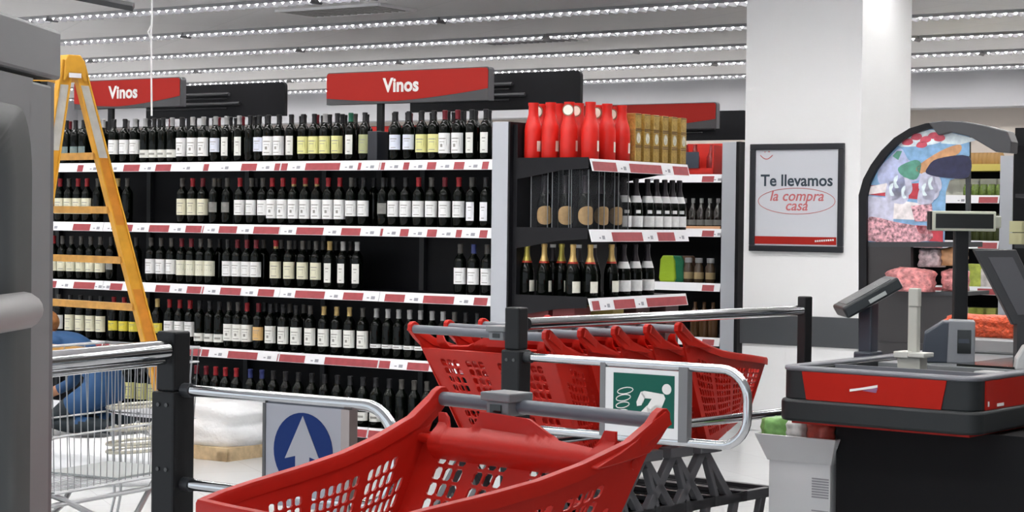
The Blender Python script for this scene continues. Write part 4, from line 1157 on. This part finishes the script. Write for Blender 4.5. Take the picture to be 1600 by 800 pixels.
for k in range(9): lm.box(c_[0] - .065 + .0155*k, c_[0] - .054 + .0155*k, -.0132, -.012, c_[1] - .008 + .0012*k, c_[1] + .004 + .0012*k)
lm.build('white_mark', M_txtw, ps_)

# ------------------------------------------------------------------ checkout counter
CA = R(-38); c1 = Vector((math.cos(CA), math.sin(CA), 0)); c2 = Vector((-math.sin(CA), math.cos(CA), 0))
K0 = at(1219, 575, 6.45); K0.z = 0
ct = empty('checkout_counter', K0, CA); tag(ct, 'dark grey checkout counter with red panels in front at right', 'counter')
FW, FL = .70, 2.6
def rrect(x0, x1, y0, y1, r, n=6):
    p = []
    for (cx, cy, s) in ((x1-r, y0+r, -90), (x1-r, y1-r, 0), (x0+r, y1-r, 90), (x0+r, y0+r, 180)):
        for k in range(n+1): a = R(s + 90*k/n); p.append((cx + r*math.cos(a), cy + r*math.sin(a)))
    return p
M_ctr = mat('counter_grey', (.024, .027, .029), .42, spec=.3); M_rimc = mat('counter_rim', (.17, .175, .20), .32)
def ring_mesh(outer, inner, z0, z1):
    m = MB(); n = len(outer)
    vs = [(x, y, z) for z in (z0, z1) for (x, y) in outer] + [(x, y, z) for z in (z0, z1) for (x, y) in inner]
    fs = []
    for i in range(n):
        j_ = (i+1) % n
        fs += [(i, j_, n+j_, n+i), (2*n+j_, 2*n+i, 3*n+i, 3*n+j_), (n+i, n+j_, 3*n+j_, 3*n+i), (j_, i, 2*n+i, 2*n+j_)]
    return m.add(vs, fs)
ZT = .915
ring_mesh(rrect(0, FW, 0, FL, .055), rrect(.045, FW - .045, .045, FL - .045, .03), ZT - .104, ZT - .006).build('bumper', M_ctr, ct, smooth=True, bevel=.004)
ring_mesh(rrect(-.012, FW + .012, -.012, FL + .012, .062), rrect(.045, FW - .045, .045, FL - .045, .03), ZT - .178, ZT - .104).build('lower_bumper', M_ctr, ct, smooth=True, bevel=.010)
ring_mesh(rrect(-.004, FW + .004, -.004, FL + .004, .058), rrect(.04, FW - .04, .04, FL - .04, .03), ZT - .010, ZT + .006).build('top_rim', M_rimc, ct, smooth=True, bevel=.006)
MB().box(.03, FW - .03, .03, FL - .03, ZT - .188, ZT - .178).build('red_underline', M_signred, ct)
M_panr = mat('counter_red', (.42, .014, .007), .5, spec=.15, noise=.05, scale=6)
def redp(a, b, axis, inset):
    zt_, zb_ = ZT - .010, ZT - .103
    if axis == 'f': MB().prism([(a, zt_), (b, zt_), (b - inset, zb_), (a + inset, zb_)][::-1], -.004, .004, 'y').build('red_panel', M_panr, ct)
    else: MB().prism([(a, zt_), (b, zt_), (b, zb_), (a + .0, zb_)], FW - .004, FW + .004, 'x').build('red_panel', M_panr, ct)
redp(.085, .605, 'f', .018); redp(.075, 1.2, 's', .018)
lg = MB(); lx = .32; lz = ZT - .058
lg.prism([(lx - .055, lz - .008), (lx + .03, lz + .008), (lx + .045, lz + .012), (lx + .045, lz + .020), (lx - .01, lz + .008), (lx - .055, lz + .0)][::-1], -.006, -.004, 'y', 0)
lg.prism([(lx - .01, lz - .002), (lx + .04, lz - .006), (lx + .046, lz + .012)][::-1], -.0055, -.004, 'y', 1)
lg.build('logo_mark', [M_txtw, mat('logo_mauve', (.30,.12,.24), .4)], ct)
s2 = MB().box(FW + .004, FW + .006, .09, .098, ZT - .092, ZT - .076).box(FW + .004, FW + .006, .16, .21, ZT - .096, ZT - .086); s2.build('white_marks', M_txtw, ct)
# sunken tray and worktop
MB().box(.04, FW - .04, .04, .62, ZT - .085, ZT - .075).build('tray_floor', mat('tray_dark', (.055,.058,.064), .3), ct)
MB().box(.04, FW - .04, .62, FL - .04, ZT - .04, ZT - .012).build('worktop', mat('worktop_grey', (.20,.21,.22), .35), ct, bevel=.003)
MB().box(.04, FW - .04, .30, .315, ZT - .075, ZT - .004).build('tray_divider', M_rimc, ct)
MB().box(.34, .58, .64, 1.3, ZT - .013, ZT - .004).build('scanner_glass', M_scr, ct)
MB().box(.125, .80, .17, FL, 0, ZT - .188).build('base', mat('counter_base', (.005,.005,.006), .6, spec=.2), ct)
MB().box(.80, 1.6, .28, FL, .63, .67).build('belt_extension', mat('belt_grey', (.07,.07,.075), .5), ct)
MB().box(.82, 1.6, .30, FL, 0, .63).build('extension_base', mat('counter_base', (.005,.005,.006), .6, spec=.2), ct)

def on_ct(px, py_z, y):              # local x on the counter for a column at local y
    lo, hi = -1.0, 2.0
    for _ in range(40):
        m_ = (lo+hi)/2
        if proj(K0 + c1*m_ + c2*y + Vector((0,0,py_z)))[0] < px: lo = m_
        else: hi = m_
    return lo
def ctp(x, y, z): return K0 + c1*x + c2*y + Vector((0, 0, z))
WT = ZT - .012
# payment terminal screen on its stand
sy = .70; sx_ = on_ct(1357, 1.0, sy); P = ctp(sx_, sy, WT); d_ = P.y
k1 = empty('touch_terminal', P, CA); tag(k1, 'dark tilted flat screen on a thick dark stand at counter corner', 'screen')
h1 = at(1357, 480, d_).z - WT
MB().box(-.026, .026, -.03, .03, 0, h1 + .02).build('stand', M_navy, k1, bevel=.006)
MB().box(-.035, .035, -.05, .05, 0, .03).build('foot', M_navy, k1, bevel=.006)
e0 = at(1312, 486, d_) - P; e1_ = at(1398, 438, d_) - P
ic = Matrix.Rotation(-CA, 3, 'Z')
a_ = Vector((e0.x, 0, e0.z)); b_ = Vector((e1_.x, 0, e1_.z)); dv = b_ - a_; ang = math.atan2(dv.z, dv.x)
Mt = Matrix.Rotation(-CA, 4, 'Z') @ Matrix.Translation(a_) @ Matrix.Rotation(-ang, 4, 'Y')
L = dv.length
MB().box(0, L, -.10, .12, -.028, .018, 0, Mt).build('screen_case', mat('term_dark', (.02,.025,.028), .3), k1, bevel=.008)
MB().box(L*.1, L*.9, -.08, .10, .018, .020, 0, Mt).build('screen', M_scr, k1)
MB().box(L*.42, L*.72, -.103, -.099, -.018, -.004, 0, Mt).build('pale_label', mat('term_label', (.45,.48,.47), .5), k1)
# beige scanner pole on a two-part base
sy = .42; sx2 = on_ct(1428, 1.0, sy); P = ctp(sx2, sy, ZT - .075); d_ = P.y
k2 = empty('scanner_pole', P, CA); tag(k2, 'beige scale pole standing on pale split base in counter tray', 'pole')
zz = at(1428, 452, d_).z - P.z; zb0 = at(1428, 549, d_).z - P.z
MB().box(-.018, .018, -.014, .014, zb0 - .02, zz).build('pole', M_pale, k2, bevel=.004)
MB().box(-.014, .022, -.018, .010, zz - .06, zz + .004).build('pole_head', M_pale, k2, bevel=.004)
MB().box(-.055, .0, -.045, .035, zb0 - .022, zb0).box(.002, .062, -.05, .030, zb0 - .018, zb0 - .002).build('base_plate', mat('base_pale', (.60,.60,.56), .4), k2, bevel=.003)
MB().box(-.045, .04, -.035, .025, 0, zb0 - .02).build('base_block', M_pale, k2, bevel=.003)
# customer display on pole
sy = 1.0; sx3 = on_ct(1499, 1.0, sy); P = ctp(sx3, sy, WT); d_ = P.y
k3 = empty('customer_display', P, 0); tag(k3, 'customer display with blank dark screen and beige frame on tall black pole', 'display')
z0 = at(1503, 361, d_).z - WT; z1 = at(1503, 330, d_).z - WT; sc_ = d_/F
MB().box(-.025, .025, -.02, .02, 0, z0 + .01).build('pole', M_postm, k3, bevel=.003)
xl = -49*sc_; xr_ = 50*sc_
MB().box(xl, xr_, -.045, .02, z0, z1).build('display_case', mat('disp_frame', (.56,.58,.47), .4), k3, bevel=.004)
MB().box(xl + .012, xr_ - .010, -.047, -.044, z0 + .010, z1 - .010).build('screen', M_scr, k3)
MB().box(xl - .006, xl, -.04, .02, z0 + .004, z1 - .002).build('side_cover', M_postm, k3)
MB().box(xr_ - .008, xr_ + .03, -.005, .04, z0 + .012, z1 - .016).build('rear_housing', mat('disp_back', (.52,.54,.45), .4), k3, bevel=.005)
# receipt printer
sy = .80; sx4 = on_ct(1482, 1.0, sy); P = ctp(sx4, sy, WT); d_ = P.y; sc_ = d_/F
k4 = empty('receipt_printer', P, R(-12)); tag(k4, 'grey receipt printer with open paper bay beside the display pole', 'printer')
hp_ = at(1482, 502, d_).z - WT
MB().prism([(-.095, 0), (.085, 0), (.085, hp_), (-.02, hp_ + .002), (-.085, hp_*.72)], -.06, .07).build('printer_body', M_navy, k4, bevel=.006)
MB().prism([(-.005, .0), (.092, 0), (.092, hp_ + .004), (.0, hp_ + .006)], -.068, .072).build('printer_front', M_devgrey, k4, bevel=.005)
MB().box(.030, .078, -.071, -.066, hp_*.25, hp_*.82).build('paper_bay', M_scr, k4)
MB().box(.034, .072, -.074, -.070, hp_*.50, hp_*.60).build('cutter_bar', M_navy, k4)
# cashier monitor seen from behind
P = ctp(on_ct(1602, 1.0, .95), .95, WT); d_ = P.y
k5 = empty('cashier_monitor', P, 0); tag(k5, 'large tilted dark monitor back cut by the right edge', 'monitor')
pts = [at(px, py, d_) - P for px, py in ((1522, 390), (1588, 390), (1640, 500), (1583, 508))]
m = MB().prism([(p.x, p.z) for p in pts][::-1], 0, .035); m.build('monitor_shell', mat('mon_dark', (.045,.046,.05), .4), k5, bevel=.004)
pts = [at(px, py, d_) - P for px, py in ((1544, 402), (1582, 402), (1625, 490), (1590, 492))]
MB().prism([(p.x, p.z) for p in pts][::-1], -.004, .0).build('back_recess', mat('mon_grey', (.10,.10,.11), .45), k5)
zs = (at(1600, 505, d_) - P).z
MB().box(-.03, .05, .0, .05, 0, zs).build('monitor_stand', mat('mon_dark', (.045,.046,.05), .4), k5)
# pale key box
P = ctp(on_ct(1592, 1.0, .62), .66, WT); d_ = P.y
k6 = empty('card_reader', P, R(-10)); tag(k6, 'pale plastic device at the very right end of counter top', 'card reader')
MB().prism([(-.03, 0), (.09, 0), (.09, .075), (0, .085), (-.026, .04)], -.05, .05).build('reader_body', mat('reader_pale', (.52,.53,.53), .4), k6, bevel=.006)
MB().box(.0, .05, -.053, -.049, .03, .06).build('keypad', M_devgrey, k6)
P = ctp(on_ct(1560, .95, .50), .52, ZT - .075)
o = simple(MB().box(-.09, .13, -.05, .05, 0, .055).box(-.08, .0, -.04, .04, .055, .062).box(.03, .11, -.04, .04, .055, .062), 'coin_tray', 'low pale coin tray lying between pole base and right end of counter', 'tray', mat('cointray', (.42,.43,.44), .4), P, CA, bevel=.003)
# orange net bag in a steel basket behind the counter
P = ctp(on_ct(1555, 1.0, 1.45), 1.45, WT)
o = simple(MB().box(-.20, .25, -.12, .15, 0, .06), 'steel_tray', 'shallow grey steel tray under the orange net bag', 'tray', mat('tray_steel', (.38,.38,.38), .35, metal=.3), P, CA, bevel=.01)
nb = lumpy('net_bag', 'bright orange-red net bag heaped behind the printer', P.x, P.y, .40, .16, .085, 12, CA, mat('net_orange', (.80,.10,.03), .5, noise=.35, scale=60, bump=1), 'bag'); nb.location.z = WT + .061

# ------------------------------------------------------------------ curved chiller at the right
DC = 9.9
Q0 = at(1345, 350, DC + .35); Q0.z = 0
ch = empty('curved_chiller', Q0, GA); tag(ch, 'curved black-framed chiller with food pictures on its end, right of pillar', 'chiller')
def on_ch(px, py):
    d = (CM.to_3x3() @ Vector(((px-800)/F, (400-py)/F, -1))); s = (Q0 - Vector((0,0,EYE))).dot(E2) / d.dot(E2); q = Vector((0,0,EYE)) + d*s
    return ((q - Q0).dot(E1), q.z)
CPo = [(1345,545),(1345,305),(1352,280),(1364,258),(1380,236),(1400,216),(1424,201),(1450,193),(1480,190)]
CPi = [(1357,545),(1357,308),(1362,286),(1372,266),(1388,244),(1406,225),(1428,210),(1452,202),(1480,199)]
fr_poly = [on_ch(*p) for p in CPo] + [on_ch(*p) for p in CPi[::-1]]
MB().prism(fr_poly, -.03, .04).build('curved_frame', M_black, ch)
hood = [on_ch(*p) for p in ((1455,192),(1478,189),(1508,190),(1545,197),(1578,206),(1584,222),(1583,240),(1560,238),(1520,214),(1490,207),(1470,212))]
MB().prism(hood, -.04, .07).build('hood', mat('hood_grey', (.055,.055,.06), .4), ch, bevel=.006)
lower = [on_ch(*p) for p in ((1357,384),(1424,384),(1424,545),(1357,545))]
MB().prism(lower, -.01, .03).build('lower_panel', mat('chiller_brown', (.028,.024,.024), .35), ch)
lp2 = [on_ch(*p) for p in ((1424,458),(1500,458),(1500,545),(1424,545))]
MB().prism(lp2, .0, .03).build('lower_front', mat('chiller_brown', (.028,.024,.024), .35), ch)
# printed end picture, as flat print: fields of colour
pic = MB(); cols = [(.22,.40,.62),(.72,.82,.92),(.60,.08,.12),(.46,.50,.72),(.50,.04,.06),(.66,.38,.42),(.10,.30,.22),(.58,.30,.14),(.55,.55,.68),(.02,.02,.06),(.80,.74,.74)]
pm = [mat(f'print_{i}', c, .3, noise=.22, scale=26) for i, c in enumerate(cols)]
pm[5] = mat('print_meat', (.60, .30, .34), .35, noise=.75, scale=70)
def smooth_poly(pts, n=4):
    if len(pts) < 5: return pts
    out = []
    for i in range(len(pts)):
        p0, p1, p2, p3 = [Vector(pts[(i + k) % len(pts)]) for k in (-1, 0, 1, 2)]
        for j in range(n):
            t = j/n; out.append(tuple(.5*((2*p1) + (p2 - p0)*t + (2*p0 - 5*p1 + 4*p2 - p3)*t*t + (3*p1 - p0 - 3*p2 + p3)*t**3)))
    return out
def pf(pts, mi, lay=1):
    if lay: pts = smooth_poly(pts)
    pic.prism([on_ch(*p) for p in pts], -.002 - .0012*lay, -.0012*lay + .0, 'y', mi)
pf(CPi[1:-1] + [(1480,199),(1515,205),(1515,242),(1500,276),(1484,282),(1478,300),(1476,378),(1357,378)], 0, 0)
pf([(1404,228),(1428,211),(1455,203),(1480,208),(1470,222),(1440,228)], 1); pf([(1480,206),(1530,218),(1500,226),(1470,224)], 1)
for k, (px, py) in enumerate(((1418,222),(1432,214),(1446,218),(1458,212),(1440,226),(1468,216))): pf([(px-8,py+3),(px-4,py-4),(px+6,py-5),(px+9,py+1),(px+2,py+5)], 2, 2)
pf([(1372,268),(1392,244),(1408,232),(1420,250),(1440,262),(1446,276),(1420,286),(1380,292)], 3); pf([(1395,244),(1402,236),(1410,236),(1404,250)], 6, 2)
pf([(1404,262),(1430,250),(1440,258),(1432,280),(1412,276)], 6, 2); pf([(1432,262),(1470,236),(1500,226),(1498,240),(1462,256),(1446,272)], 7, 2)
pf([(1357,292),(1386,286),(1388,300),(1357,304)], 10, 2); pf([(1356,290),(1440,286),(1440,312),(1356,304)], 4, 1)
for (cx, cy) in ((1403,288),(1398,300),(1408,306),(1414,294),(1450,286),(1456,300),(1448,308),(1460,290)): pf([(cx-14,cy+8),(cx-11,cy-12),(cx-2,cy-17),(cx+9,cy-12),(cx+12,cy+3),(cx+5,cy+12),(cx-6,cy+12)], 3 if cx % 2 else 8, 3)
for (cx, cy) in ((1395,296),(1402,284),(1414,300),(1446,296),(1456,286)): pf([(cx-3,cy+9),(cx-5,cy-4),(cx+1,cy-10),(cx+1,cy-4),(cx-1,cy+2),(cx+3,cy+9)], 1, 4)
pf([(1357,306),(1398,310),(1396,346),(1357,344)], 8, 2); pf([(1398,312),(1440,318),(1440,344),(1396,342)], 10, 2); pf([(1424,322),(1456,318),(1460,346),(1430,346)], 5, 3)
pf([(1357,342),(1372,340),(1396,346),(1430,352),(1450,354),(1452,376),(1357,376)], 5, 4); pf([(1432,352),(1474,356),(1474,378),(1440,376)], 4, 4)
pf([(1450,262),(1466,248),(1514,244),(1514,276),(1480,278),(1450,272)], 9, 5)
pic.build('printed_picture', pm, ch)
MB().prism([on_ch(*p) for p in ((1508,205),(1514,212),(1514,378),(1508,378))], .005, .03).build('glass_edge', M_dark, ch)
MB().prism([on_ch(*p) for p in ((1357,378),(1514,378),(1514,386),(1357,386))], -.012, .20).build('shelf_rail', M_dark, ch)
MB().prism([on_ch(*p) for p in ((1424,456),(1514,456),(1514,462),(1424,462))], -.012, .30).build('shelf_rail', M_dark, ch)
xa_ = on_ch(1345, 545)[0]; xb_ = on_ch(1514, 545)[0]; zc_ = on_ch(1424, 545)[1] + .03
MB().box(xa_, xb_, -.03, .30, 0, zc_).build('plinth', mat('chiller_brown', (.028,.024,.024), .35), ch)
# packs on chiller shelves
M_pink = mat('pack_pink', (.66,.24,.24), .3, noise=.55, scale=30, bump=1); M_pale2 = mat('pack_pale', (.62,.50,.52), .3, noise=.4, scale=30, bump=1)
def pack(px0, px1, py0, py1, mt, label, dep=.02):
    a, z1_ = on_ch(px0, py0); b, z0_ = on_ch(px1, py1)
    o = lumpy('meat_pack', label, 0, 0, (b - a), .12, z1_ - z0_, int(px0), 0, mt, 'food pack')
    o['group'] = 'packs in the chiller'
    o.location = Q0 + E1*((a + b)/2) + E2*(dep + .06) + Vector((0, 0, z0_)); o.rotation_euler = (0, 0, GA)
pack(1392, 1462, 418, 456, M_pink, 'crumpled salmon-pink bag on the chiller ledge by the tilted screen', -.09)
pack(1426, 1462, 388, 418, M_pale2, 'pale pink wrapped pack on upper left of chiller shelf', .05)
pack(1462, 1498, 386, 416, MATS['print_7'], 'brownish wrapped pack above the pink bags right part', .05)
pack(1462, 1500, 420, 456, M_pink, 'deep pink bag behind the display pole on chiller ledge', .05)
pack(1456, 1474, 466, 500, mat('pack_white', (.62,.60,.68), .4, noise=.2, scale=20), 'small whitish pack low beside the beige pole', .16)

# far gondola at right seen behind the chiller
VR_ = 6.9; z_r = [1.93, 1.655, 1.26, .86, .46]
UR = u_of(1583, VR_, 1.5)
g4 = empty('pantry_gondola', G(UR, VR_), GA); tag(g4, 'distant pantry gondola with grey upright beyond the curved chiller', 'shelving unit')
MB().box(-.95, 0, .4, .6, 0, 1.98).build('back_panel', M_black, g4)
MB().box(-.11, 0, -.03, .4, 0, 2.0).build('end_upright', M_ltgrey, g4)
for i, z in enumerate(z_r):
    if i == 0: MB().box(-.95, -.12, 0, .4, z - .06, z).build('shelf', mat('shelf_yellow', (.60,.50,.12), .5), g4)
    else: shelf_part(g4, -.95, -.115, z, .4, [(-.30, -.13), (-.9, -.62)], 0, .07)
def on_r(px, v, z): return G(u_of(px, VR_ + v, z), VR_ + v, z)
for k in range(9):
    b = MB().lathe([(0,0),(.03,0),(.032,.005),(.032,.075),(.024,.088),(.024,.10),(0,.101)], 10)
    simple(b, 'sauce_jar', f'small brown jar, {nth(k+1)} from left, on the yellow shelf edge beyond chiller', 'jar', mat('jar_amber', (.42,.24,.08), .4), on_r(1514 + 6.2*k, .06, z_r[0]) , group='brown jars beyond the chiller', smooth=True)
for k in range(7):
    simple(MB().box(-.055, .055, -.04, .04, 0, .15), 'white_carton', f'white carton, {nth(k+1)} from left, beyond the chiller above the olive jars', 'carton', mat('carton_cream', (.66,.66,.58), .5), on_r(1482 + 14.2*k, .16, z_r[1] + .03) - Vector((0, 0, .03)), GA, 'white cartons beyond the chiller', bevel=.004)
    b = MB().lathe([(0,0),(.036,0),(.04,.01),(.04,.07),(.03,.085),(.03,.10),(0,.101)], 10)
    simple(b, 'olive_jar', f'green olive jar, {nth(k+1)} from left, on red-railed shelf beyond the chiller', 'jar', mat('olive_green', (.13,.19,.04), .35, noise=.4, scale=50), on_r(1512 + 12.6*k, .06, z_r[1]), group='olive jars beyond the chiller', smooth=True)
for k in range(6):
    b = MB().lathe([(0,0),(.035,0),(.038,.01),(.038,.15),(.015,.19),(.014,.24),(0,.241)], 10)
    simple(b, 'oil_bottle', f'dark bottle, {nth(k+1)} from left, behind the customer display', 'bottle', mat('oil_dark', (.05,.06,.02), .2), on_r(1504 + 11*k, .08, z_r[2]), group='dark bottles behind the display', smooth=True)
for k, (px, wd, hh, col, nm) in enumerate(((1508, .12, .18, (.08,.14,.36), 'blue'), (1524, .14, .20, (.45,.52,.10), 'lime and white'), (1545, .12, .16, (.64,.60,.58), 'whitish'), (1562, .10, .18, (.50,.05,.06), 'red'))):
    simple(MB().box(-wd/2, wd/2, -.05, .05, 0, hh), 'food_box', f'{nm} food box on lower shelf beyond the chiller and display pole', 'food box', mat('box_' + nm.replace(' ', '_'), col, .45, noise=.35, scale=16), on_r(px, .07, z_r[3]), GA, 'food boxes beyond the chiller', bevel=.004)
for k, (px, col, nm) in enumerate(((1506, (.62,.52,.50), 'pale'), (1520, (.30,.34,.05), 'olive'), (1534, (.28,.30,.05), 'dark olive'), (1548, (.34,.36,.08), 'yellowish'))):
    simple(MB().box(-.06, .06, -.05, .05, 0, .22), 'food_carton', f'{nm} carton on lowest visible shelf beyond the display pole', 'carton', mat('fc_' + nm.replace(' ', '_'), col, .45, noise=.2, scale=16), on_r(px, .07, z_r[4]), GA, 'cartons beyond the display pole', bevel=.004)
# dark shelving at the far right edge
gd = empty('dark_gondola', G(u_of(1640, 5.6, 1.5), 5.6), GA); tag(gd, 'dark shelving sliver at the right picture edge beyond chiller', 'shelving unit')
x_ = u_of(1586, 5.6, 1.5) - u_of(1640, 5.6, 1.5)
MB().box(x_ - .14, 1.6, .35, .45, 0, 2.05).build('back_panel', M_black, gd); MB().box(x_, 1.6, -.03, .45, 2.03, 2.17).build('canopy', M_black, gd)
for z in (1.65, 1.25, .85, .45): MB().box(x_, 1.6, 0, .35, z - .03, z).build('shelf', M_dark, gd)
for k in range(3):
    for q in range(2):
        simple(MB().box(-.045, .045, -.04, .04, 0, .09), 'cream_box', f'small cream box, {nth(k+1)} across and {nth(q+1)} up, at right picture edge', 'box', mat('cream_bx', (.50,.48,.28), .5), G(u_of(1588 + 9.5*k, 5.66, 1.3), 5.66, 1.25 + .095*q), GA, 'cream boxes at the edge', bevel=.003)

# ------------------------------------------------------------------ white dump bin of bags beside the counter
B0 = at(1280, 670, 6.64); bz = at(1262, 674, 6.73).z
bn = empty('dump_bin', (B0.x, B0.y + .05, 0), CA); tag(bn, 'white cardboard bin with flared top, under the left end of counter', 'bin')
zl_ = at(1262, 712, 6.73).z
def frus(m, w0, w1, z0, z1):
    m.add([(-w0,-w0,z0),(w0,-w0,z0),(w0,w0,z0),(-w0,w0,z0),(-w1,-w1,z1),(w1,-w1,z1),(w1,w1,z1),(-w1,w1,z1)], [(0,1,5,4),(1,2,6,5),(2,3,7,6),(3,0,4,7)])
m = MB().box(-.120, .120, -.120, .120, 0, zl_); m.build('bin_body', mat('bin_white', (.66,.67,.68), .5), bn, bevel=.003)
m = MB(); frus(m, .122, .155, zl_ - .005, bz)
o = m.build('flared_rim', mat('bin_white', (.66,.67,.68), .5), bn); so = o.modifiers.new('s', 'SOLIDIFY'); so.thickness = .004
MB().box(-.118, .118, -.118, .118, zl_, bz - .03).build('bin_filler', mat('bin_white', (.66,.67,.68), .5), bn)
for z0_ in (.46, .35, .24):
    vt = MB()
    for k in range(8): vt.box(.05, .115, -.1212, -.1202, z0_ + .009*k, z0_ + .009*k + .005)
    vt.build('stripe_pattern', mat('bin_print', (.30,.30,.32), .5), bn)
for k, (x, y, col, nm) in enumerate(((-.11, -.09, (.20,.42,.12), 'green'), (-.07, -.03, (.12,.05,.05), 'dark red'), (-.02, -.09, (.62,.62,.60), 'white'), (.03, -.04, (.70,.70,.62), 'cream'), (.07, -.10, (.45,.08,.06), 'red'), (.10, -.03, (.30,.40,.40), 'teal'), (0, .05, (.66,.66,.66), 'silvery'))):
    o = lumpy('snack_packet', f'{nm} snack packet lying in the top of the white bin', 0, 0, .10, .07, .075, 20 + k, .5*k, mat('pk_' + nm.replace(' ', '_'), col, .35, noise=.3, scale=30), 'snack packet')
    q = bn.matrix_world if False else Matrix.Translation(bn.location) @ Matrix.Rotation(CA, 4, 'Z')
    o.location = q @ Vector((x, y, bz - .020)); o['group'] = 'packets in the bin'
